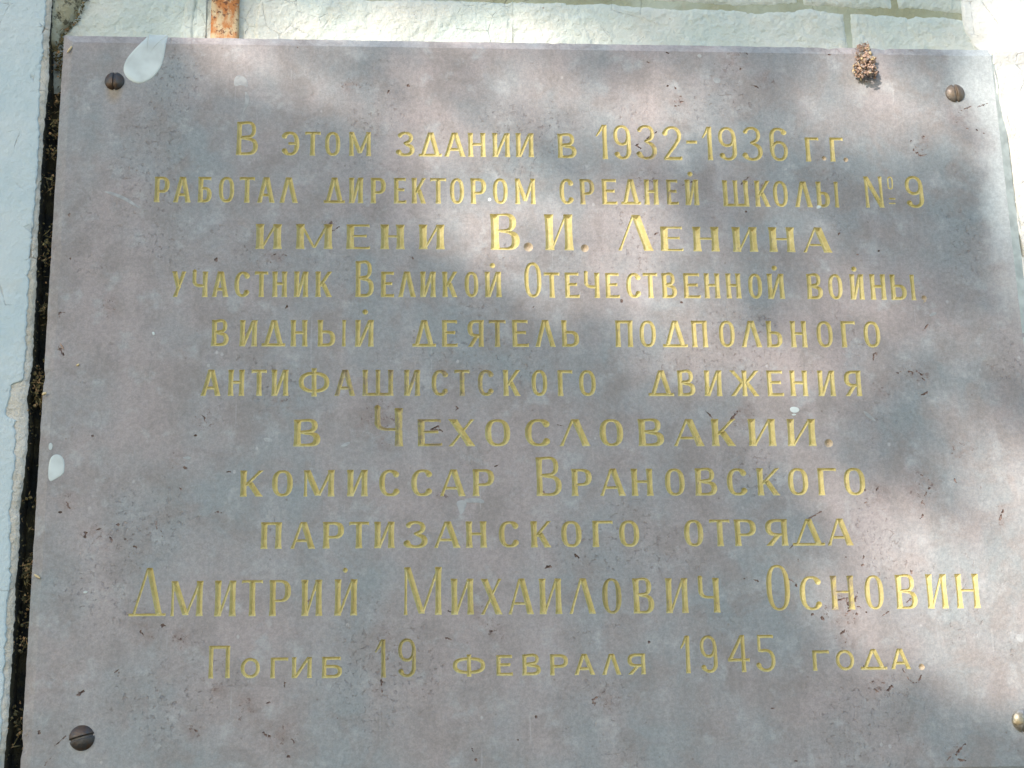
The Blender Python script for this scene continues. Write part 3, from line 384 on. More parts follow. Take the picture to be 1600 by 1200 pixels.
# ---------------------------------------------------------------- letter shapes: strokes cut with a V chisel
STY = {  # stem, hair, flare (mm)
 'a': (3.3, 2.15, 0.6), 'b': (5.2, 1.65, 1.0), 'c': (3.9, 1.85, 0.75), 'd': (4.6, 1.85, 0.9), 'e': (3.8, 1.65, 0.75), 'f': (2.7, 1.95, 0.45)}
def glyph(ch, st, W, H):
    s, h, fl = STY[st]
    if st in 'bd' and H > 21: s *= 1.08
    s = min(s, W*0.36) if ch not in 'I1' else s
    P = []
    def stem(x, y0=0.0, y1=None, w=None, f0=1, f1=1):
        y1 = H if y1 is None else y1; w = s if w is None else w; q = w/2; k = (y1-y0)*0.16
        a, b = q+fl*f0*0.5, q+fl*f1*0.5
        P.append(('poly', [(x-a, y0), (x+a, y0), (x+q, y0+k), (x+q*0.94, (y0+y1)/2), (x+q, y1-k), (x+b, y1), (x-b, y1), (x-q, y1-k), (x-q*0.94, (y0+y1)/2), (x-q, y0+k)]))
    def diag(x0, y0, x1, y1, w, f0=1, f1=1):
        L = math.hypot(x1-x0, y1-y0); hw = w/2*L/max(abs(y1-y0), 1e-6); a, b = hw+fl*0.4*f0, hw+fl*0.4*f1
        def at(t): return x0+(x1-x0)*t, y0+(y1-y0)*t
        p2, p3 = at(0.15), at(0.85)
        P.append(('poly', [(x0-a, y0), (x0+a, y0), (p2[0]+hw, p2[1]), (p3[0]+hw, p3[1]), (x1+b, y1), (x1-b, y1), (p3[0]-hw, p3[1]), (p2[0]-hw, p2[1])]))
    def bar(x0, x1, y, w=None, e0=0.0, e1=0.0, d=0):
        w = h if w is None else w; q = w/2; k = min(1.4, (x1-x0)*0.3)
        u0 = q+(e0 if d >= 0 else 0); l0 = q+(e0 if d <= 0 else 0); u1 = q+(e1 if d >= 0 else 0); l1 = q+(e1 if d <= 0 else 0)
        P.append(('poly', [(x0, y-l0), (x0+k, y-q), (x1-k, y-q), (x1, y-l1), (x1, y+u1), (x1-k, y+q), (x0+k, y+q), (x0, y+u0)]))
    def curve(pts): P.append(('pl', pts))
    def arc(xc, yc, rx, ry, a0, a1, n=16, ex=2.0, tip0=0, tip1=0, sw=None, hw=None):
        sw = s if sw is None else sw; hw = h if hw is None else hw; o = []
        for i in range(n+1):
            t = i/n; a = math.radians(a0+(a1-a0)*t); c, d = math.cos(a), math.sin(a); e = 2/ex
            x = xc+rx*math.copysign(abs(c)**e, c); y = yc+ry*math.copysign(abs(d)**e, d)
            w = (hw+(sw-hw)*abs(c)**1.6)/2
            if tip0: w += tip0*max(0, 1-t/0.14)
            if tip1: w += tip1*max(0, 1-(1-t)/0.14)
            o.append((x, y, w))
        return o
    ls = s/2+fl*0.5; rs = W-ls                       # stem centres at the left and right of the box
    th = h if st in 'bce' or st == 'd' else s*0.86   # the thin member of diagonals
    if ch == 'В':
        stem(ls); m = H*0.53; r = H*0.235
        r1 = (H-m)/2; x = ls+s*0.2; xm = W*0.50
        curve([(x, H-h/2, h/2)]+arc(xm, m+r1, W*0.90-xm-s*0.45, r1-h/2+h*0.25, 90, -90, 14, 2.4, sw=s*0.85)+[(x, m, h/2)])
        r2 = m/2
        curve([(x, m, h/2)]+arc(xm, r2, W-xm-s/2, r2-h/2, 90, -90, 14, 2.4)+[(x, h/2, h/2)])
    elif ch in 'РЬЯБ':
        m = H*0.42 if ch in 'РЯ' else H*0.55
        xx = (lambda v: v) if ch != 'Я' else (lambda v: W-v)
        xm = W*0.48
        if ch in 'РЯ': yc, ry, y0, y1 = (H+m)/2, (H-m)/2, H-h/2, m
        else: yc, ry, y0, y1 = m/2, m/2, m, h/2
        A = arc(xm, yc, W-xm-s/2, abs(y0-y1)/2, 90, -90, 14, 2.5)
        pts = [(ls+s*0.2, y0, h/2)]+[(a, b-(yc-(y0+y1)/2), c) for a, b, c in A]+[(ls+s*0.2, y1, h/2)]
        curve([(xx(a), b, c) for a, b, c in pts]); stem(xx(ls))
        if ch == 'Я': diag(ls*0.8+0.3, 0, W*0.58, m, s*0.8, 1, 0)
        if ch == 'Б': bar(ls, W*0.93, H-h/2, e1=fl*0.9, d=-1)
    elif ch == 'I': stem(W/2, w=min(s, W-fl))
    elif ch in 'ИЙN':
        if ch == 'N': stem(ls, w=h*1.05); diag(ls, H, rs, 0, s, 0, 0); stem(rs, w=h*1.05)
        else:
            stem(ls); stem(rs); diag(ls+s*0.25, h*0.15, rs-s*0.25, H-h*0.15, h if st != 'a' and st != 'f' else h*1.05, 0, 0)
    elif ch == 'Н': stem(ls); stem(rs); bar(ls, rs, H*0.52)
    elif ch == 'П': stem(ls); stem(rs); bar(ls-s/2, rs+s/2, H-h/2)
    elif ch == 'Г': stem(ls, f1=0.3); bar(ls, W, H-h/2, e1=fl*0.9, d=-1)
    elif ch == 'Т': stem(W/2, f1=0); bar(0, W, H-h/2, e0=fl*0.9, e1=fl*0.9, d=-1)
    elif ch == 'Е':
        stem(ls, f0=.4, f1=.4); bar(ls, W*0.97, H-h/2, e1=fl*0.8, d=-1); bar(ls, W, h/2, e1=fl*0.8, d=1); bar(ls, W*0.86, H*0.53, e1=fl*0.4)
    elif ch == 'О' or ch == 'o':
        if ch == 'o': s2 = h2 = 1.05; ex = 3.5
        else: s2, h2, ex = s*(0.92 if st in 'bcde' else 0.88), h, 2.5
        if st == 'f' and W > H*0.85: ex = 2.1
        curve(arc(W/2, H/2, W/2-s2/2, H/2-h2/2, 0, 360, 34, ex, sw=s2, hw=h2))
    elif ch == 'С': curve(arc(W*0.53, H/2, W*0.53-s/2, H/2-h/2, 42, 318, 26, 2.4, 0.5*fl+.2, 0.5*fl+.2, sw=s*0.95))
    elif ch == 'Э':
        curve(arc(W*0.44, H/2, W*0.56-s/2, H/2-h/2, 140, -140, 26, 2.4, 0.5*fl+.2, 0.5*fl+.2)); bar(W*0.34, W-s*0.5, H*0.5)
    elif ch in 'З3':
        m = H*0.54
        xm = W*0.46
        curve(arc(xm, (H+m)/2, W*0.93-xm-s/2, (H-m)/2-h/2+h*0.2, 155, -75, 18, 2.2, fl*0.4, 0, sw=s*0.85)+[(xm*0.95, m, h/2)])
        curve([(xm*0.95, m, h/2)]+arc(xm, m/2, W-xm-s/2, m/2-h/2, 75, -155, 18, 2.2, 0, fl*0.5+.2))
    elif ch == 'А':
        ax = W*0.5; diag(0.5*th+fl*.3, 0, ax-s*0.18, H, th, 1, 0); diag(W-0.5*s-fl*.5, 0, ax+s*0.1, H, s, 1, 0.2); bar(W*0.22, W*0.76, H*0.30)
    elif ch == 'Л':
        ax = W*0.5; diag(0.5*th+fl*.3, 0, ax-s*0.18, H, th, 1, 0); diag(W-0.5*s-fl*.5, 0, ax+s*0.1, H, s, 1, 0.5)
    elif ch == 'Д':
        ax = W*0.52; a = W*0.10; diag(a+th*0.5, h*0.5, ax-s*0.15, H, th, 0, 0); diag(W-a-s*0.5, h*0.5, ax+s*0.05, H, s, 0, 0.3); bar(0, W, h/2, e0=fl*0.35, e1=fl*0.35, d=1)
    elif ch == 'М':
        if st == 'b': stem(ls); stem(rs); diag(ls+s*.1, H, W*0.5, H*0.04, h*1.1, 0, 0); diag(rs-s*.1, H, W*0.5, H*0.04, h*1.1, 0, 0)
        elif st == 'a': stem(ls, w=s*0.9); stem(rs, w=s*0.9); diag(ls, H, W*0.5, 0.12*H, s*0.9, 0, 0); diag(rs, H, W*0.5, 0.12*H, h, 0, 0)
        else: stem(h/2+fl*.4, w=h); stem(rs); diag(ls*0.9, H, W*0.47, 0.03*H, s, 0.2, 0); diag(rs, H, W*0.49, 0.03*H, h, 0, 0)
    elif ch in 'К':
        stem(ls); diag(ls+s*0.3, H*0.40, W-h*0.6, H, h*1.1, 0, 0.9); diag(W-s*0.5-fl*.4, 0, ls+s*0.75+W*0.05, H*0.56, s*0.95, 1, 0)
    elif ch == 'Х': diag(s*0.6, H, W-s*0.6, 0, s, 0.9, 0.9); diag(h*0.7, 0, W-h*0.9, H, h, 0.9, 0.9)
    elif ch == 'У': diag(s*0.6, H, W*0.5, H*0.36, s*0.95, 0.9, 0); diag(W*0.28, 0, W-h*0.7, H, h*1.15, 0.9, 0.9)
    elif ch == 'Ч':
        stem(rs); r = W*0.34
        curve([(ls, H, s*0.36+fl*.4), (ls, H*0.92, s*0.38), (ls, H*0.62, s*0.38)]+[(a, b, c) for a, b, c in arc(ls+r, H*0.62, r, H*0.18, 180, 270, 8, 2.2, sw=s*0.8)]+[(rs, H*0.44, h/2)])
    elif ch == 'Ш':
        stem(ls); stem(rs); stem(W/2, w=s*0.9); bar(ls-s/2, rs+s/2, h/2)
    elif ch == 'Ф':
        stem(W/2, -H*0.02, H*1.06, f0=.6, f1=.6)
        curve(arc(W/2, H*0.52, W/2-s/2, H*0.40-h/2, 0, 360, 36, 2.3 if st == 'a' else 2.6))
    elif ch == 'Ж':
        c = W/2; stem(c, w=s*0.95)
        diag(c-s*0.3, H*0.50, s*0.45, H, h*1.1, 0, 0.9); diag(c-s*0.3, H*0.56, s*0.6, 0, s*0.8, 0, 0.9)
        diag(c+s*0.3, H*0.50, W-s*0.45, H, h*1.1, 0, 0.9); diag(c+s*0.3, H*0.56, W-s*0.6, 0, s*0.9, 0, 0.9)
    elif ch == '1': stem(W-s/2-fl*.4, f1=0.2); curve([(W-s*0.9, H-h*0.4, h*0.45), (W*0.35, H*0.80, h*0.42), (h*0.3, H*0.68, h*0.3)])
    elif ch in '96':
        a = (lambda x, y, w: (x, y, w)) if ch == '9' else (lambda x, y, w: (W-x, H-y, w))
        ry = H*0.30
        curve([a(*v) for v in arc(W*0.48, H-ry, W*0.48-s*0.4, ry-h/2, 0, 360, 28, 2.2, sw=s*0.85)])
        curve([a(*v) for v in [(W-s/2, H-ry, s*0.45), (W-s/2, H*0.32, s*0.46)]+arc(W*0.5, H*0.28, W*0.5-s/2, H*0.28-h/2, 0, -150, 14, 2.3, 0, fl*0.5+.2)])
    elif ch == '2':
        curve(arc(W*0.48, H*0.72, W*0.49-s*0.4, H*0.28-h/2, 165, -28, 16, 2.1, fl*.5+.2, 0, sw=s*0.9)+[(W*0.62, H*0.42, s*0.42), (h*0.8, h*0.9, h*0.55)])
        bar(0.2, W, h*0.55, h*1.2, e1=fl*0.8, d=1)
    elif ch == '4':
        x = W*0.72; stem(x, f1=0.4); diag(h*0.9, H*0.34, x-s*0.1, H, h*1.15, 0, 0); bar(0.3, W, H*0.33, e1=fl*.5)
    elif ch == '5':
        bar(h*0.6, W*0.94, H-h/2, e1=fl*0.7, d=-1); curve([(h*0.75, H-h*0.4, h*0.5), (h*0.75, H*0.58, h*0.5)])
        curve([(h*0.75, H*0.58, h*0.5)]+arc(W*0.45, H*0.31, W*0.55-s/2, H*0.31-h/2, 110, -155, 22, 2.3, 0, fl*.5+.2, sw=s*0.95))
    elif ch == '-': bar(0, W, H/2, min(H, max(H*0.8, 0.9)), e0=0.1, e1=0.1)
    elif ch == '.': P.append(('dot', W/2, H/2, max(W, H)*0.5))
    elif ch == ',':
        P.append(('dot', W/2, H*0.68, W*0.52)); curve([(W*0.6, H*0.55, W*0.32), (W*0.62, H*0.25, W*0.2), (W*0.3, 0, W*0.1)])
    return P

def sd_poly(pts, X, Z):
    d = np.full(X.shape, 1e9); ins = np.zeros(X.shape, bool); n = len(pts)
    for i in range(n):
        ax, az = pts[i]; bx, bz = pts[(i+1) % n]; ex, ez = bx-ax, bz-az; L = ex*ex+ez*ez
        if L < 1e-12: continue
        t = np.clip(((X-ax)*ex+(Z-az)*ez)/L, 0, 1); d = np.minimum(d, (X-ax-t*ex)**2+(Z-az-t*ez)**2)
        c = ((az > Z) != (bz > Z))
        with np.errstate(divide='ignore', invalid='ignore'): xi = ax+(Z-az)*ex/(ez if ez != 0 else 1e-12)
        ins ^= c & (X < xi)
    d = np.sqrt(d); return np.where(ins, -d, d)
def sd_pl(pts, X, Z):
    d = np.full(X.shape, 1e9)
    if len(pts) == 1: pts = pts*2
    for (ax, az, aw), (bx, bz, bw) in zip(pts[:-1], pts[1:]):
        ex, ez = bx-ax, bz-az; L = ex*ex+ez*ez+1e-12
        t = np.clip(((X-ax)*ex+(Z-az)*ez)/L, 0, 1)
        d = np.minimum(d, np.sqrt((X-ax-t*ex)**2+(Z-az-t*ez)**2)-(aw+(bw-aw)*t))
    return d

# ---------------------------------------------------------------- the plaque
FX0, FX1, FZ0, FZ1 = -330.2, 329.4, -252.4, 254.9        # flat face, mm
NX, NZ, BL = 1464, 1128, 8
cx = (FX1-FX0)/NX; cz = (FZ1-FZ0)/NZ
gx = FX0+np.arange(NX+1)*cx; gz = FZ0+np.arange(NZ+1)*cz
F = np.full((NZ+1, NX+1), 9.0, np.float32); OWN = np.full((NZ+1, NX+1), -1, np.int32)
def carve(sdf, x0, x1, z0, z1, own, only_free=False):
    i0 = max(0, int((x0-FX0)/cx)-2); i1 = min(NX, int((x1-FX0)/cx)+3); j0 = max(0, int((z0-FZ0)/cz)-2); j1 = min(NZ, int((z1-FZ0)/cz)+3)
    if i1 <= i0 or j1 <= j0: return
    X, Z = np.meshgrid(gx[i0:i1+1], gz[j0:j1+1]); d = sdf(X, Z)
    S = F[j0:j1+1, i0:i1+1]; O = OWN[j0:j1+1, i0:i1+1]
    better = d < S
    if only_free: better &= ~((O >= 0) & (O < 1000) & (S < 0.15))
    S[better] = d[better]; O[better] = own
for li, L in enumerate(LETTERS):
    ch, st, x, z, W, H = L[:6]
    prims = glyph(ch, st, W, H)
    rest = [v for v in L[6:] if not isinstance(v, str)]
    jit = random.Random(li)
    lean = jit.uniform(-0.012, 0.012)
    def sdf(X, Z, prims=prims, x=x, z=z, li=li, lean=lean, ch=ch):
        U = X-x-(Z-z)*lean; V = Z-z; d = np.full(X.shape, 9.0)
        for p in prims:
            if p[0] == 'poly': d = np.minimum(d, sd_poly(p[1], U, V))
            elif p[0] == 'pl': d = np.minimum(d, sd_pl(p[1], U, V))
            else: d = np.minimum(d, np.hypot(U-p[1], V-p[2])-p[3])
        return d+0.10*vnoise(X, Z, 0.9, 3.0, 2)
    carve(sdf, x-1.5, x+W+1.5, z-2, z+H+2, li)
    if len(rest) == 2:
        r = 1.9 if st == 'a' else 1.6
        carve(lambda X, Z: np.hypot(X-rest[0], Z-rest[1])-r, rest[0]-3, rest[0]+3, rest[1]-3, rest[1]+3, li)
for ci, (ax, az, bx, bz, w) in enumerate(CHIPS):
    def sdf(X, Z, ci=ci):
        wob = 0.55*vnoise(X, Z, 0.55, ci+0.5, 3)
        t = 1.0 if abs(ax-bx)+abs(az-bz) > 3 else 0.3
        wob = wob*t
        return sd_pl([(ax, az, w*0.24), ((ax+bx)/2, (az+bz)/2, w*0.40), (bx, bz, w*0.22)], X+wob*1.9, Z+wob*1.5)+0.65*w*vnoise(X, Z, 0.9, ci+7.0, 3)
    carve(sdf, min(ax, bx)-3, max(ax, bx)+3, min(az, bz)-3, max(az, bz)+3, 1000+ci, True)
F[0, :] = np.maximum(F[0, :], 0.3); F[-1, :] = np.maximum(F[-1, :], 0.3); F[:, 0] = np.maximum(F[:, 0], 0.3); F[:, -1] = np.maximum(F[:, -1], 0.3)

# active blocks are meshed finely, the rest of the flat face in 8x8 squares
neg = F < 0.0
nbx, nbz = NX//BL, NZ//BL
act = np.zeros((nbz, nbx), bool)
for b in range(BL+1):
    for a in range(BL+1): act |= neg[b:b+nbz*BL:BL, a:a+nbx*BL:BL][:nbz, :nbx]
A = np.repeat(np.repeat(act, BL, 0), BL, 1)
jj, ii = np.nonzero(A)
vid = (jj*(NX+1)+ii).astype(np.int64)
S1 = NX+1
flip = ((ii+jj) & 1).astype(bool)
T = np.concatenate([np.where(flip[:, None], np.stack([vid, vid+1, vid+S1], 1), np.stack([vid, vid+1, vid+S1+1], 1)),
                    np.where(flip[:, None], np.stack([vid+1, vid+S1+1, vid+S1], 1), np.stack([vid, vid+S1+1, vid+S1], 1))])
f = F.ravel(); own = OWN.ravel()
GX, GZ = np.meshgrid(gx, gz); PX = GX.ravel().copy(); PZ = GZ.ravel().copy()
fv = np.where(np.abs(f) < 0.02, -0.02, f)                 # avoid slivers
depth = np.zeros(len(f), np.float32)
il = (fv < 0) & (own < 1000); ic = (fv < 0) & (own >= 1000)
dd = -fv
depth[il] = np.minimum(1.12*dd[il], 2.3); depth[ic] = np.minimum(0.9*dd[ic], 0.8)
side = fv[T] < 0; cnt = side.sum(1)
extraP = []; nbase = len(f)
edge_id = {}
def cut_points(a, b):
    """points where the outline crosses the edges a-b (a inside, b outside)"""
    key = np.minimum(a, b)*np.int64(4000000)+np.maximum(a, b)
    return key
t_in = T[cnt == 3]; t_out = T[cnt == 0]
def rot(Tm, Sm, want):        # rotate so the odd vertex is first
    k = np.argmax(Sm == want, axis=1); r = np.arange(len(Tm))
    return np.stack([Tm[r, k], Tm[r, (k+1) % 3], Tm[r, (k+2) % 3]], 1)
t1 = rot(T[cnt == 1], side[cnt == 1], True); t2 = rot(T[cnt == 2], side[cnt == 2], False)
keys = np.concatenate([cut_points(t1[:, 0], t1[:, 1]), cut_points(t1[:, 0], t1[:, 2]), cut_points(t2[:, 0], t2[:, 1]), cut_points(t2[:, 0], t2[:, 2])])
uk, inv = np.unique(keys, return_inverse=True)
ka = uk//4000000; kb = uk % 4000000
tt = fv[ka]/(fv[ka]-fv[kb])
ex = PX[ka]+(PX[kb]-PX[ka])*tt; ez = PZ[ka]+(PZ[kb]-PZ[ka])*tt
n1, n2 = len(t1), len(t2); e = nbase+inv
e1a, e1b, e2a, e2b = e[:n1], e[n1:2*n1], e[2*n1:2*n1+n2], e[2*n1+n2:]
IN = np.concatenate([t_in, np.stack([t1[:, 0], e1a, e1b], 1), np.stack([e2a, t2[:, 1], t2[:, 2]], 1), np.stack([e2a, t2[:, 2], e2b], 1)])
OUT = np.concatenate([t_out, np.stack([e1a, t1[:, 1], t1[:, 2]], 1), np.stack([e1a, t1[:, 2], e1b], 1), np.stack([t2[:, 0], e2a, e2b], 1)])
VX = np.concatenate([PX, ex]); VZ = np.concatenate([PZ, ez]); VD = np.concatenate([depth, np.zeros(len(ex), np.float32)])
# owner of an inside triangle: the owner of its deepest lattice vertex
ownx = np.concatenate([own, np.full(len(ex), -1, np.int32)]); dpx = np.concatenate([np.where(fv < 0, dd, -1), np.full(len(ex), -1.0)])
km = np.argmax(dpx[IN], axis=1); io = ownx[IN[np.arange(len(IN)), km]]
bj, bi = np.nonzero(~act)
v0 = (bj*BL*S1+bi*BL); BQ = np.stack([v0, v0+BL, v0+BL*S1+BL, v0+BL*S1], 1)
VV = np.stack([VX/1000, VD/1000, VZ/1000], 1)             # y grows into the wall
def sub(tris):
    u, iv = np.unique(tris.ravel(), return_inverse=True); return VV[u], iv.reshape(tris.shape)

plaque = tag(empty('memorial_plaque', (0, W_Y, -0.2584)), 'large grey-pink stone plaque engraved with eleven lines of gold Cyrillic lettering', 'plaque')
chipT = IN[io >= 1000]
BT = np.concatenate([BQ[:, [0, 1, 2]], BQ[:, [0, 2, 3]]])
allT = np.concatenate([OUT, BT, chipT]); mi = np.concatenate([np.zeros(len(OUT)+len(BT), int), np.ones(len(chipT), int)])
sv, st_ = sub(allT)
# chamfers and sides of the slab
def rim(sv, st_, mi):
    V = list(map(tuple, sv)); Tn = []; mm = []
    o = (-337.0, 336.2, -259.0, 261.4)
    def corner(ix, iz, lvl):
        return [((FX0, FX1)[ix], 0.0, (FZ0, FZ1)[iz]), ((o[0], o[1])[ix], 3.0, (o[2], o[3])[iz]), ((o[0], o[1])[ix], 1000*W_Y-0.5, (o[2], o[3])[iz])][lvl]
    seq = [(0, 0), (1, 0), (1, 1), (0, 1)]
    for s_ in range(4):
        a, b = seq[s_], seq[(s_+1) % 4]; n = 150
        rows = []
        for lvl in range(3):
            pa, pb = np.array(corner(*a, lvl)), np.array(corner(*b, lvl)); row = []
            for k in range(n+1):
                p = pa+(pb-pa)*k/n
                if lvl == 1 and 0 < k < n:
                    q = 0.35*noise.noise(Vector((p[0]*0.11, p[2]*0.11, s_)))+0.25*noise.noise(Vector((p[0]*0.4, p[2]*0.4, s_+9)))
                    big = noise.noise(Vector((p[0]*0.05, p[2]*0.05, s_+31)))
                    if big > 0.42: q += (big-0.42)*4.0
                    p = p+np.array([(0, -1, 0, 1)[s_]*0.7*q, 0.9*q, (1, 0, -1, 0)[s_]*0.7*q])
                row.append(len(V)); V.append((p[0]/1000, p[1]/1000, p[2]/1000))
            rows.append(row)
        for lvl in range(2):
            for k in range(n):
                q0, q1, q2, q3 = rows[lvl][k], rows[lvl][k+1], rows[lvl+1][k+1], rows[lvl+1][k]
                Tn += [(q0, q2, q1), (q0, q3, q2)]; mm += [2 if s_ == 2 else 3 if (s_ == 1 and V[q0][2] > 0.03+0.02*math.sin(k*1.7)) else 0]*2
    V2 = np.array(V); return V2, np.concatenate([st_, np.array(Tn)]), np.concatenate([mi, np.array(mm)])
sv, st_, mi = rim(sv, st_, mi)
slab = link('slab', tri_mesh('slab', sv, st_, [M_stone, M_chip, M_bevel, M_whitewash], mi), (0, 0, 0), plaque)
order = np.argsort(io, kind='stable'); io_s = io[order]; IN_s = IN[order]
for li, L in enumerate(LETTERS):
    a, b = np.searchsorted(io_s, li), np.searchsorted(io_s, li+1)
    if b <= a: continue
    v, t_ = sub(IN_s[a:b]); x, z, W, H = L[2:6]
    c = np.array([(x+W/2)/1000, 0, z/1000])
    m = M_tan if L[0] in '.,' else M_goldworn if L[-1] == 'w' else M_goldolive if L[-1] == 'o' else M_gold
    link('letter', tri_mesh('letter', v-c, t_, [m]), c, plaque)

# paint spilled on the plaque: thin skins with a rounded edge
def skin(pts, thick, mat, name, y0=0.0, crop=None, wob=0.6):
    P_ = np.array(pts, float)
    # smooth closed outline
    for _ in range(2):
        Q = np.empty((len(P_)*2, 2)); Q[0::2] = P_*0.75+np.roll(P_, -1, 0)*0.25; Q[1::2] = P_*0.25+np.roll(P_, -1, 0)*0.75; P_ = Q
    c = P_.mean(0); n = len(P_); V = []; Fc = []
    levels = [(1.0, -0.1), (0.985, 0.5), (0.95, 0.85), (0.88, 1.0), (0.78, 1.0), (0.66, 0.97), (0.52, 0.94), (0.36, 0.92), (0.18, 0.90)]
    def drape(z): return max(0.0, z-FZ1)*(3.0/6.5)
    for k, (sx, hh) in enumerate(levels):
        for p in P_:
            q = c+(p-c)*sx; t_ = thick*(hh+0.12*noise.noise(Vector((q[0]*0.3, q[1]*0.3, 2)))); V.append((q[0]/1000, y0-(t_-drape(q[1]))/1000, q[1]/1000))
    V.append((c[0]/1000, y0-thick*0.9/1000, c[1]/1000)); m_ = len(levels)
    for k in range(m_-1):
        for i in range(n): Fc.append((k*n+i, k*n+(i+1) % n, (k+1)*n+(i+1) % n, (k+1)*n+i))
    for i in range(n): Fc.append(((m_-1)*n+i, (m_-1)*n+(i+1) % n, m_*n))
    cc = Vector((c[0]/1000, y0, c[1]/1000))
    me = py_mesh(name, [Vector(v)-cc for v in V], Fc, [mat], True)
    return link(name, me, cc, plaque)
for k, pts in enumerate(PAINT):
    if k == 0:
        pts = [(x, z if z < 254.9 else 254.9+(z-254.9)*1.62) for x, z in pts]; pts = [pts[0], pts[0]]+pts[1:2]+pts[1:]
        o = skin(pts, 0.45, M_drip, 'paint_drip')
        o['label'] = 'long drip of pale wall paint running down from the top edge'
    else:
        faint = k in (3, 4, 5, 6, 7, 8, 9, 10, 12, 13, 14, 18, 21, 22, 23)
        o = skin(pts, 0.08 if faint else 0.22, M_smear if faint else M_drip, 'paint_spot')

# screws: domed slotted heads
def screw(x, z, r, ang, mats, lab):
    hgt = 0.0034; n = 40; V = []; Fc = []; sw = 0.0008; sdp = 0.0015
    R_ = [1.0, 1.0, 0.96, 0.86, 0.72, 0.55, 0.38, 0.2]
    # fine polar grid with the slot pressed in
    rings = 26; seg = 96
    for k in range(rings+1):
        q = 1-k/rings
        for i in range(seg):
            a = 2*math.pi*i/seg; u, v = r*q*math.cos(a), r*q*math.sin(a)
            hh = hgt*(1-0.80*q**2.6) if q < 0.999 else 0.0
            s_ = abs(-u*math.sin(ang)+v*math.cos(ang))
            if s_ < sw*1.3 and q < 0.999: hh -= sdp*min(1, max(0, (sw*1.3-s_)/(sw*0.4)))*(1 if q < 0.97 else .7)
            hh += 0.00007*noise.noise(Vector((u*900, v*900, x*50)))
            V.append((u, -hh, v))
    for k in range(rings):
        for i in range(seg):
            a, b = k*seg+i, k*seg+(i+1) % seg; c, d = (k+1)*seg+(i+1) % seg, (k+1)*seg+i
            Fc.append((a, b, c, d) if k < rings-1 else (a, b, d))
    me = py_mesh('screw', V, Fc, mats, True)
    me.polygons.foreach_set('use_smooth', [True]*len(me.polygons))
    o = link('screw', me, (x/1000, -0.0001, z/1000), plaque)
    if lab: o['label'] = lab
    return o
screw(-300.0, 225.0, 0.0068, math.radians(90), [M_screw], None)
screw(299.6, 224.6, 0.0071, math.radians(97), [M_screw2], 'brown screw head, sunlight painted in as a paler tone')
screw(-299.9, -225.8, 0.0079, math.radians(15), [M_screw], None)
screw(300.9, -223.6, 0.0078, math.radians(80), [M_brass], 'brighter screw head, worn to bare metal')

# ---------------------------------------------------------------- brick wall above and behind the plaque
wall = tag(empty('brick_wall', (0, W_Y, -0.45)), 'rough brick wall under thick pale turquoise paint, behind and above the plaque', 'wall')
def sheet(name, x0, x1, z0, z1, dx, fy, mats, parent, fm=None, smooth=True, loc=None):
    nx = max(2, int((x1-x0)/dx)); nz = max(2, int((z1-z0)/dx)); X, Z = np.meshgrid(np.linspace(x0, x1, nx+1), np.linspace(z0, z1, nz+1))
    Xo, Yo, Zo = fy(X, Z); V = np.stack([Xo.ravel(), Yo.ravel(), Zo.ravel()], 1)/1000
    j, i = np.meshgrid(np.arange(nz), np.arange(nx), indexing='ij'); v = (j*(nx+1)+i).ravel()
    Q = np.stack([v, v+1, v+nx+2, v+nx+1], 1); midx = None
    if fm is not None:
        midx = fm(((X[:-1, :-1]+X[1:, 1:])/2).ravel(), ((Z[:-1, :-1]+Z[1:, 1:])/2).ravel())
    c = np.array(loc if loc is not None else ((x0+x1)/2000, (W_Y if True else 0), z0/1000))
    return link(name, tri_mesh(name, V-c, Q, mats, midx, smooth), c, parent)
def joint(X): return np.interp(X, [-400, 14, 76, 114, 147, 171, 196, 212, 234, 268, 292, 316, 400], [307, 305.6, 304.4, 302.7, 301.9, 301.2, 303.6, 302.3, 300.8, 300.2, 299.6, 297.4, 297])
def brick(x0, x1, z0, z1, mat, seed, follow, soft=()):
    """a brick face with paint-rounded arrises; its sides run back into the mortar"""
    def fy(X, Z):
        wd = np.maximum(0.12, (1.15+1.7*vnoise(X, X*0, 0.03, 3.7, 2)+0.5*vnoise(X, X*0, 0.2, 1.7, 2))*(1-0.95*np.exp(-((X-204)/11.0)**2)))                  # half width of the bed joint
        j = joint(X)+0.5*vnoise(X, X*0, 0.12, seed, 3)
        zt = j-wd if follow == 'top' else j+76.0; zb = z0+0*X if follow == 'top' else j+wd
        Zn = zb+(Z-z0)/(z1-z0)*(zt-zb)
        Xn = X+0.5*vnoise(X*0+seed, Z, 0.08, seed+8, 3)
        d = np.minimum(np.minimum(Xn-x0, x1-Xn), np.minimum(Zn-zb, zt-Zn)); d = np.maximum(d, 0)
        am = 2.6+0*X
        for xs_ in soft: am = am*(1-0.9*np.exp(-np.abs(X-xs_)/4.0)*(np.abs(Zn-zb) > 0)*(np.minimum(Zn-zb, zt-Zn) > np.abs(Xn-xs_)))
        y = 1000*W_Y+am*np.exp(-(d/2.6)**1.2)-0.5*(1-np.exp(-d/6.0))
        y = y+0.9*vnoise(X, Z, 0.035, seed+1, 3)+0.55*vnoise(X, Z, 0.16, seed+2, 4)+0.22*vnoise(X, Z, 0.45, seed+5, 2)
        fl = vnoise(X, Z, 0.09, seed+3, 3); y = y-0.45*np.clip((fl-0.18)*9, 0, 1)
        return Xn, y, Zn
    return sheet('brick', x0, x1, z0, z1, 0.9, fy, [mat], wall)
bi_ = 0
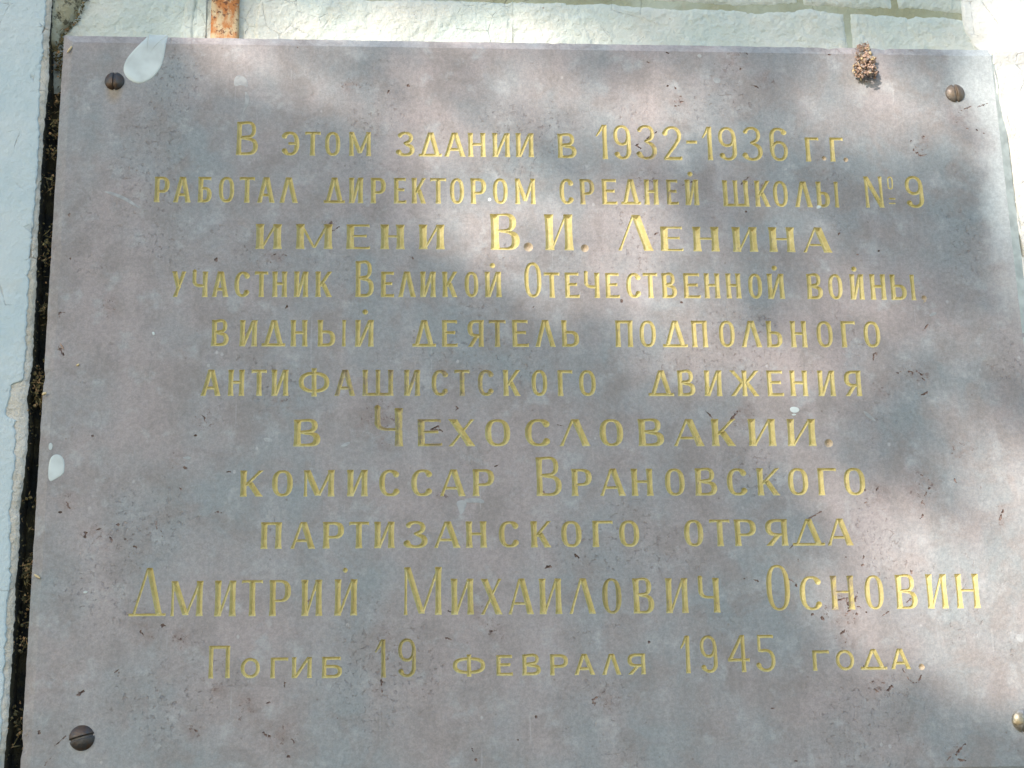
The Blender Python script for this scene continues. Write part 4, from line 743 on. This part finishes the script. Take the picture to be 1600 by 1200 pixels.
for follow, z0, z1, xs in (('bottom', 303, 378, (-352, -145, 68, 196.5, 268, 400)), ('top', 225, 301, (-352, -19, 231, 400))):
    for a, b in zip(xs[:-1], xs[1:]):
        g = 0.15 if b == -19 else 0.8
        brick(a+(0.15 if a == -19 else 0.8), b-g, z0, z1, M_wallpaint, bi_*3.1+1, follow, (-19,) if -19 in (a, b) else ()); bi_ += 1
def mort(X, Z): return X, 1000*W_Y+1.3+0.5*vnoise(X, Z, 0.05, 5.0, 3)+0.3*vnoise(X, Z, 0.25, 6.0, 3), Z
sheet('mortar', -352, 420, 258, 400, 2.0, mort, [M_mortar], wall)
sheet('gap_back', -420, 420, -400, 262, 6.0, lambda X, Z: (X, 1000*W_Y+5+1.5*vnoise(X, Z, 0.1, 3.0, 3), Z), [M_gap], wall)
# the broken, yellowed plaster wedge in the upper left corner
def wedge_y(X, Z):
    xr = np.interp(Z, [255, 268, 280, 300, 340], [-342.5, -342.0, -333.0, -326.5, -318.0])+1.6*vnoise(Z, Z*0, 0.25, 2.0, 3)
    xl = -352.0
    u = (X+352.0)/(30.0); Xn = xl+(xr-xl)*u
    d = np.minimum((1-u)*12, (Z-257)*0.7)
    return Xn, 2.2+9.0*np.clip(u, 0, 1)+9.0*np.exp(-d/0.9)+1.8*vnoise(X, Z, 0.12, 2.5, 4), Z
sheet('plaster_wedge', -352, -322, 257, 400, 0.9, wedge_y, [M_yplaster], wall)
# thick lime lumps beside the iron bar
def lump_y(X, Z):
    e = np.interp(Z, [255, 280, 300, 340], [-261, -258, -256, -258])+1.5*vnoise(Z, Z*0, 0.12, 6.0, 3)
    u = (X+262.0)/(22.0); Xn = e+(-240.2-e)*u
    r = np.exp(-((u-0.55)/0.07)**2)*1.5
    return Xn, 1000*W_Y-2.2+3.0*np.exp(-u*22/1.3)+r+1.1*vnoise(X, Z, 0.10, 4.0, 4), Z
sheet('plaster_lump', -262, -240, 255, 400, 0.9, lump_y, [M_wallpaint], wall)
def lump2_y(X, Z):
    e = np.interp(Z, [255, 275, 290, 310], [-204, -206.5, -204, -202])+1.2*vnoise(Z, Z*0, 0.2, 7.0, 3)
    u = (X+206.0)/(30.0); Xn = e+(-176-e)*u
    return Xn, 1000*W_Y-2.2+3.6*np.exp(-u*30/1.2)+u*1.9+0.7*vnoise(X, Z, 0.12, 8.0, 4), Z
sheet('plaster_lump', -206, -176, 255, 400, 0.9, lump2_y, [M_wallpaint], wall)

# rusty iron bar let into the wall behind the plaque
def bar_mesh():
    n = 60; V = []; Fc = []; x0, x1 = -236.6, -216.4
    xs = [x0, x0+0.4, x0+1.2, x0+3, (x0+x1)/2-3, (x0+x1)/2+3, x1-3, x1-1.2, x1-0.4, x1]
    ys = [W_Y*1000+2, 12.2, 11.4, 11.0, 10.9, 10.9, 11.0, 11.4, 12.2, W_Y*1000+2]
    for k in range(n+1):
        z = 235+(420-235)*k/n
        for x, y in zip(xs, ys):
            q = 0.35*noise.noise(Vector((x*0.25, z*0.25, 1)))+0.5*noise.noise(Vector((x*0.06, z*0.08, 4)))
            V.append(((x+q*0.4)/1000, (y+q)/1000, z/1000))
    m = len(xs)
    for k in range(n):
        for i in range(m-1): Fc.append((k*m+i, k*m+i+1, (k+1)*m+i+1, (k+1)*m+i))
    return V, Fc
V, Fc = bar_mesh(); c = Vector((-0.2265, W_Y, 0.235))
bar_o = link('iron_bar', py_mesh('iron_bar', [Vector(v)-c for v in V], Fc, [M_rust], True), c)
tag(bar_o, 'flat rusty iron bar with flaking cream paint above the top edge of the plaque', 'iron bar')

# ---------------------------------------------------------------- plastered pilaster on the left of the gap
pil = tag(empty('left_pilaster', (-0.42, W_Y, -0.40)), 'smooth pale blue plastered pilaster with a crumbling edge, left of the dark gap', 'pilaster')
PE = np.array([(-350.0, 400), (-350.0, 286.5), (-350.4, 261.3), (-350.8, 221.7), (-348.5, 163.8), (-349.3, 126.0), (-350.0, 84.4), (-349.5, 48.1), (-349.0, 6), (-356.2, 3.5), (-358.0, -8), (-358.5, -19.0), (-352.5, -21.0), (-351.4, -48.5), (-353.4, -82.4), (-350.8, -124.0), (-351.3, -164.7), (-350.8, -204.5), (-350.3, -243.5), (-350, -400)])[::-1]
GE = np.array([(-346.6, 400), (-346.6, 257.5), (-345.3, 227.8), (-346.6, 188.7), (-346.5, 141.0), (-346.1, 103.6), (-345.1, 71.4), (-344.9, 39.8), (-344.5, 17.5), (-346.5, -4.6), (-344.6, -22.0), (-344.4, -39.4), (-345.1, -56.5), (-346.8, -81.9), (-345.3, -107.1), (-346.3, -123.6), (-346.2, -144.1), (-345.8, -164.4), (-345.8, -196.4), (-346.0, -223.9), (-346.7, -243.3), (-346, -400)])[::-1]
def gap_edge(Z): return np.interp(Z, GE[:, 1], GE[:, 0])+0.8*vnoise(Z, Z*0, 0.30, 3.3, 4)+0.5*vnoise(Z, Z*0, 0.9, 6.1, 2)
def paint_edge(Z): return np.interp(Z, PE[:, 1], PE[:, 0])+1.2*np.clip((-Z-50)/40, 0, 1)+1.2*vnoise(Z, Z*0, 0.22, 5.3, 4)+0.7*vnoise(Z, Z*0, 0.75, 8.3, 3)
PN = 120
def plaster_y(X, Z):
    u = (X+600)/264.0; u = np.clip(u, 0, 1); g = gap_edge(Z)
    uu = 1-(1-u)**2.6; Xn = -600+(g+600)*uu; d = g-Xn
    y = -1.4+2.6*np.exp(-d/2.2)+1.1*np.exp(-d/5)*vnoise(Xn, Z, 0.22, 1.0, 4)
    y = np.where(u >= 0.9999, 26.0, y); return Xn, y, Z
sheet('plaster', -600, -336, -420, 420, 1.6, plaster_y, [M_plaster, M_gap], pil, lambda X, Z: (X > -337.3).astype(int))  # the side facing the gap is coloured with the same painted shade
def paint_y(X, Z):
    u = np.clip((X+600)/250.0, 0, 1); g = np.minimum(paint_edge(Z), gap_edge(Z)-0.6); uu = 1-(1-u)**2.2; Xn = -600+(g+600)*uu; d = g-Xn
    y = -2.2+0.55*np.exp(-d/0.5)+0.35*vnoise(Xn, Z, 0.02, 1.5, 3)+0.10*vnoise(Xn, Z, 0.2, 2.5, 3)*np.clip(d/4, 0, 1)
    y = np.where(u >= 0.9999, -0.6, y); return Xn, y, Z
sheet('paint_layer', -600, -350, -420, 420, 1.4, paint_y, [M_pilpaint], pil)

# ---------------------------------------------------------------- white rendered pilaster lapping the plaque on the right
rp = tag(empty('right_pilaster', (0.42, W_Y, -0.40)), 'cracked white rendered pilaster lapping against the right edge of the plaque', 'pilaster')
RC = [[(331.0, 255.9), (329.8, 252.3), (329.2, 243.0), (330.0, 232)], [(331.6, 248.2), (333.3, 232.7), (332.3, 222.5), (332.5, 212.8), (334.0, 202.2), (336.4, 189.6), (336.9, 174.5), (336.6, 157.1), (336.9, 142.3)], [(336.4, 140), (337.6, 134), (338.6, 126), (339.2, 121)], [(339, 100), (338, 70), (340, 20), (339, -80), (341, -200)]]
LE = np.array([(400, 318.0), (311, 318.0), (285, 318.6), (275, 323), (262, 329.0), (256, 329.6), (245, 329.4), (232, 330.6), (222, 330.6), (212, 332.4), (200, 334.2), (180, 335.4), (-400, 335.6)])[::-1]
def rp_y(X, Z):
    u = np.clip((X-315)/285.0, 0, 1); e = np.interp(Z, LE[:, 0], LE[:, 1])+0.35*vnoise(Z, Z*0, 0.14, 3.0, 3)
    Xn = e+(600-e)*u**2.0; d = Xn-e
    lap = np.clip((Z-190)/40.0, 0, 1)*np.clip((266-Z)/6, 0, 1)     # laps over the chamfer near the top
    base = np.where(Z > 262, 1000*W_Y-4.0, 2.6)
    bl = np.clip((Z-250)/24, 0, 1); base = 2.6*(1-bl)+(1000*W_Y-1.5)*bl
    near = base*(1-lap*0.9)-0.8*lap
    far = 4.0+3.0*bl
    k = 1-np.exp(-d/(10.0+45.0*bl))
    y = near+(far-near)*k + 1.6*np.exp(-d/0.9)
    y = y+0.5*vnoise(Xn, Z, 0.04, 12.0, 3)+0.22*vnoise(Xn, Z, 0.2, 13.0, 3)
    for c_ in RC:
        dd_ = sd_pl([(a, b, 0.25) for a, b in c_], Xn+0.5*vnoise(Xn, Z, 0.3, 2.0, 2), Z)
        y = y+2.0*np.exp(-np.clip(dd_, 0, 9)/0.28)
    hole = sd_pl([(336.2, 117, 0.5), (337.6, 108, 1.0), (338.2, 101, 1.3)], Xn, Z); y = y+6.0*np.clip(-hole/0.5+0.5, 0, 1)
    y = np.where(u <= 0.0001, 1000*W_Y+1, y)
    return Xn, y, Z
def rp_grid():
    nz = 1100; zs = np.concatenate([np.linspace(-420, 90, 250, endpoint=False), np.linspace(90, 330, 520, endpoint=False), np.linspace(330, 420, 40)])
    us = np.concatenate([[0], np.linspace(0.004, 0.36, 110), np.linspace(0.37, 1, 70)])
    X, Z = np.meshgrid(315+us*285, zs); Xo, Yo, Zo = rp_y(X, Z)
    V = np.stack([Xo.ravel(), Yo.ravel(), Zo.ravel()], 1)/1000; nx = len(us); 
    j, i = np.meshgrid(np.arange(len(zs)-1), np.arange(nx-1), indexing='ij'); v = (j*nx+i).ravel()
    return V, np.stack([v, v+1, v+nx+1, v+nx], 1)
V, Q = rp_grid(); c = np.array([0.42, W_Y, -0.42]); link('render_coat', tri_mesh('render_coat', V-c, Q, [M_whitepaint], None, True), c, rp)

# ---------------------------------------------------------------- moss, straw and crumbs caught in the gap
def crumbs():
    V = []; Fc = []; r = random.Random(5)
    def blob(x, y, z, s, sq=(1, 1, 1)):
        b = len(V); ang = r.uniform(0, 6.28)
        base = [(1, 0, 0), (-1, 0, 0), (0, 1, 0), (0, -1, 0), (0, 0, 1), (0, 0, -1)]
        for p in base:
            k = s*r.uniform(0.6, 1.3); px, pz = p[0]*sq[0], p[2]*sq[2]
            V.append((x+(px*math.cos(ang)-pz*math.sin(ang))*k, y+p[1]*sq[1]*k, z+(px*math.sin(ang)+pz*math.cos(ang))*k))
        for f_ in ((0, 2, 4), (2, 1, 4), (1, 3, 4), (3, 0, 4), (2, 0, 5), (1, 2, 5), (3, 1, 5), (0, 3, 5)): Fc.append(tuple(b+i for i in f_))
    clumps = [(-341, 250, 16, 110), (-340.5, 215, 5, 25), (-341, 196, 14, 70), (-341, 175, 6, 30), (-341, 150, 8, 30), (-341, 105, 20, 60), (-341, 60, 10, 30), (-341, 10, 9, 70), (-341, -2, 7, 60), (-340.5, -72, 5, 14), (-341, -118, 9, 110), (-341, -140, 14, 40), (-341, -165, 6, 30), (-341, -215, 14, 40)]
    for cx_, cz_, sz, n in clumps:
        for _ in range(n):
            z = r.gauss(cz_, sz*0.5); x = r.gauss(cx_, 2.1); y = r.uniform(3.5, 19)
            x = min(max(x, -345.2), -337.2)
            blob(x, y, z, r.uniform(0.3, 1.35), (1, 1, 1) if r.random() < 0.6 else (2.8, 0.5, 0.4))
    for _ in range(170):
        t = r.random(); z = 259+45*t; x = float(np.interp(z, [255, 268, 280, 300, 340], [-342.0, -341.0, -332.0, -325.5, -317.0]))
        blob(x+r.gauss(0.4, 0.7), r.uniform(13.5, 18.5), z, r.uniform(0.3, 1.1), (1, 1, 1) if r.random() < 0.6 else (2.2, 0.5, 0.4))
    for _ in range(260):
        z = r.uniform(-290, 262); x = float(np.interp(z, GE[:, 1], GE[:, 0])); y = r.uniform(0.6, 14)
        blob(x+r.uniform(-0.2, 0.6), y, z, r.uniform(0.25, 0.8), (1, 1, 1) if r.random() < 0.7 else (2.2, 0.5, 0.4))
    for _ in range(90):
        blob(r.uniform(-345, -337.4), r.uniform(8, 21), r.uniform(-290, 262), r.uniform(0.3, 1.2), (1, 1, 1) if r.random() < 0.6 else (2.2, 0.5, 0.4))
    return V, Fc
V, Fc = crumbs(); c = Vector((-0.341, W_Y, -0.29))
gd = link('gap_debris', py_mesh('gap_debris', [Vector(v)/1000-c for v in V], Fc, [M_moss]), c)
tag(gd, 'dry moss, straw and crumbs lodged in the dark gap left of the plaque', 'debris', kind='stuff')

# crumbs stuck to the plaque's left edge, a few seed husks and a straw
def husk(name, x, z, a, lx, lz, label, cat, mat=M_nest2, group=None):
    V = []; Fc = []; n = 12; m = 7
    for k in range(m+1):
        t = -1+2*k/m; rr = math.sqrt(max(0, 1-t*t))
        for i in range(n):
            b = 2*math.pi*i/n; u = t*lx; w = rr*lz*math.cos(b); y = rr*lz*math.sin(b)*0.7
            q = 1+0.25*noise.noise(Vector((t*3, b, x)))
            V.append(((u*math.cos(a)-w*math.sin(a))/1000*q, (-y-lz*0.6)/1000, (u*math.sin(a)+w*math.cos(a))/1000*q))
    for k in range(m):
        for i in range(n): Fc.append((k*n+i, k*n+(i+1) % n, (k+1)*n+(i+1) % n, (k+1)*n+i))
    o = link(name, py_mesh(name, V, Fc, [mat], True), (x/1000, 0, z/1000)); return tag(o, label, cat, group)
husk('seed_husk', -332.0, 248.8, 1.05, 3.2, 0.9, 'curled orange-brown husk at the top left corner of the plaque', 'husk')
husk('seed_husk', -325.6, 30.2, -1.0, 2.5, 0.6, 'thin brown husk stuck to the stone left of the line about the partisan movement', 'husk', M_nest)
husk('seed_husk', -335.3, -2.6, 0.3, 1.7, 1.0, 'tan crumb on the left edge of the plaque halfway down', 'husk')
husk('seed_husk', -333.0, -124.0, -0.6, 2.5, 0.8, 'straw-coloured husk on the left edge of the plaque, lower down', 'husk')
husk('seed_husk', -314.6, 17.4, 0.5, 1.2, 0.8, 'tiny pale crumb on the stone beside the left chamfer', 'husk')

# ---------------------------------------------------------------- dried clump hanging on the top edge of the plaque
def clump():
    V = []; Fc = []; mi_ = []; r = random.Random(11)
    def shard(p, s, nrm, mat):
        b = len(V); u = nrm.orthogonal().normalized(); w = nrm.cross(u).normalized(); a = r.uniform(0, 6.28); k = 5
        u, w = u*math.cos(a)+w*math.sin(a), w*math.cos(a)-u*math.sin(a); el = r.uniform(0.45, 1.0)
        for q in range(k):
            t = 2*math.pi*q/k; V.append(p+(u*math.cos(t)+w*math.sin(t)*el)*s*r.uniform(0.6, 1.15)+nrm*r.uniform(-.2, .2)*s)
        V.append(p+nrm*s*0.35); V.append(p-nrm*s*0.3)
        for q in range(k):
            Fc.append((b+q, b+(q+1) % k, b+k)); Fc.append((b+(q+1) % k, b+q, b+k+1)); mi_.extend([mat, mat])
    for _ in range(430):
        t = r.random()
        zc = 27*(1-t)-13.5; hw = 3.0+7.2*math.sin(min(1, t*1.02)*math.pi*0.62)**1.5; hc = 4.0+8.5*t
        a = r.uniform(-1.35, 1.35); rr = r.uniform(0.5, 1)
        x = math.sin(a)*hw*rr+(0.5-1.5*t)+2.2*noise.noise(Vector((zc*0.22, rr*0.5, 3))); y = -max(0.3, math.cos(a)*hc*rr)
        if t > 0.92: x *= 0.8
        shard(Vector((x, y, zc+r.uniform(-1, 1))), r.uniform(0.8, 2.4), Vector((r.gauss(0, 1), r.gauss(-.3, 1), r.gauss(0, 1))).normalized(), 1 if r.random() < 0.14 else 2 if r.random() < 0.25 else 0)
    for _ in range(44):   # stray stalks
        t = r.random(); p = Vector((r.uniform(-5.5, 3.5), -r.uniform(0.5, 7), r.uniform(-12, 13))); d = Vector((r.gauss(0, 1), r.gauss(0, .5), r.gauss(0, 1))).normalized()*r.uniform(1.5, 3.8)
        b = len(V); o_ = d.cross(Vector((0, 1, 0))).normalized()*0.22
        V.extend([p-d-o_, p+d-o_, p+d+o_, p-d+o_, p-d+Vector((0, -.3, 0)), p+d+Vector((0, -.3, 0))])
        Fc.extend([(b, b+1, b+5, b+4), (b+4, b+5, b+2, b+3), (b, b+3, b+2, b+1)]); mi_.extend([0, 0, 0])
    return V, Fc, mi_
V, Fc, mm = clump()
me = py_mesh('debris_clump', [v/1000 for v in V], Fc, [M_nest, M_nest2, M_nest3]); me.polygons.foreach_set('material_index', mm)
dc = link('debris_clump', me, (0.2345, 0.0, 0.2475)); tag(dc, 'ragged brown clump of dried mud and husks hanging on the plaque top edge', 'debris clump')

# ---------------------------------------------------------------- the tree that dapples the wall (out of frame, up and left behind the camera)
def sun_map(x, z):
    """how much sun falls at a point of the wall (metres), read off the photograph's dapple"""
    s_ = np.zeros_like(x)
    for x0, z0, x1, z1, r_, a_ in SPOTS:
        ex, ez = x1-x0, z1-z0; L = ex*ex+ez*ez+1e-9; t = np.clip(((x-x0)*ex+(z-z0)*ez)/L, 0, 1)
        d = np.hypot(x-x0-t*ex, z-z0-t*ez); s_ = np.maximum(s_, a_/(1+np.exp((d-r_)/0.006)))
    for x0, z0, x1, z1, r_, a_ in SHADES:
        ex, ez = x1-x0, z1-z0; L = ex*ex+ez*ez+1e-9; t = np.clip(((x-x0)*ex+(z-z0)*ez)/L, 0, 1)
        d = np.hypot(x-x0-t*ex, z-z0-t*ez); s_ = s_*(1-a_/(1+np.exp((d-r_)/(0.006))))
    return s_
tree = tag(empty('shade_tree', tuple(SUN*4.3+Vector((-0.3, -0.4, -3.6)))), 'leafy tree standing outside the picture, up and to the left, whose foliage dapples the wall', 'tree')
def make_tree():
    r = np.random.default_rng(3)
    side_ = SUN.cross(Vector((0, 0, 1))).normalized(); up_ = side_.cross(SUN).normalized()
    N = 290000
    px = r.uniform(-0.62, 0.62, N); pz = r.uniform(-0.52, 0.52, N); D = r.uniform(3.5, 4.9, N)
    dens = 0.24
    keep = r.random(N) < dens*np.minimum(1, -np.log(np.clip(sun_map(px, pz)*1.12, 0.012, 1))/4.4)
    # ordinary canopy beyond the patch that reaches this part of the wall
    px, pz, D = px[keep], pz[keep], D[keep]
    n = len(px); C = np.stack([px+SUN.x*D, SUN.y*D, pz+SUN.z*D], 1)
    # leaf: folded blade of four triangles
    u = r.normal(size=(n, 3))*0.55+np.array(SUN)*0.0; nn = np.array(SUN)[None, :]*1.0+r.normal(size=(n, 3))*0.45; nn /= np.linalg.norm(nn, axis=1)[:, None]
    u = np.cross(nn, r.normal(size=(n, 3))); u /= np.linalg.norm(u, axis=1)[:, None]; w = np.cross(nn, u)
    Ls = r.uniform(0.0085, 0.0125, n)[:, None]; Ws = Ls*0.62
    P0 = C-u*Ls; P1 = C+u*Ls; A1 = C+w*Ws-u*Ls*0.15+nn*0.002; A2 = C-w*Ws-u*Ls*0.15+nn*0.002
    V = np.concatenate([P0, P1, A1, A2, C]); i = np.arange(n)
    T_ = np.concatenate([np.stack([i, i+4*n, i+2*n], 1), np.stack([i+4*n, i+n, i+2*n], 1), np.stack([i, i+3*n, i+4*n], 1), np.stack([i+4*n, i+3*n, i+n], 1)])
    return V, T_, n
V, T_, nleaf = make_tree()
tl = np.array(tree.location)
cr = link('crown', tri_mesh('crown', V-tl, T_, [M_leaf]), tuple(tl), tree); cr['kind'] = 'stuff'
def limb(a, b, ra, rb, n=10, m=9, bend=0.06):
    V = []; Fc = []; a = Vector(a); b = Vector(b); d = (b-a).normalized(); u = d.orthogonal().normalized(); w = d.cross(u)
    for k in range(n+1):
        t = k/n; c = a.lerp(b, t)+u*math.sin(t*math.pi)*bend+w*math.sin(t*2*math.pi)*bend*0.5; q = ra+(rb-ra)*t
        for i in range(m):
            an = 2*math.pi*i/m; V.append(c+(u*math.cos(an)+w*math.sin(an))*q*(1+0.12*noise.noise(c*8+Vector((i, 0, 0)))))
    for k in range(n):
        for i in range(m): Fc.append((k*m+i, k*m+(i+1) % m, (k+1)*m+(i+1) % m, (k+1)*m+i))
    return V, Fc
ctr = SUN*4.2+Vector((-0.75, -0.45, 0))
base = tree.location.copy()+Vector((-0.6, -0.3, 0))
V, Fc = limb(base, ctr+Vector((-0.2, -0.2, 0.3)), 0.11, 0.05)
link('trunk', py_mesh('trunk', [v-tree.location for v in V], Fc, [M_bark], True), tuple(tl), tree)
for e_ in ((-0.5, -0.2, 0.75), (0.1, -0.55, 0.55), (-0.85, 0.1, 0.35)):
    V, Fc = limb(ctr+Vector((-0.2, -0.2, 0.2)), ctr+Vector(e_), 0.035, 0.008, bend=0.05)
    link('branch', py_mesh('branch', [v-tree.location for v in V], Fc, [M_bark], True), tuple(tl), tree)
print('leaves', nleaf, 'tris slab', len(st_), 'letters tris', int((io < 1000).sum()))
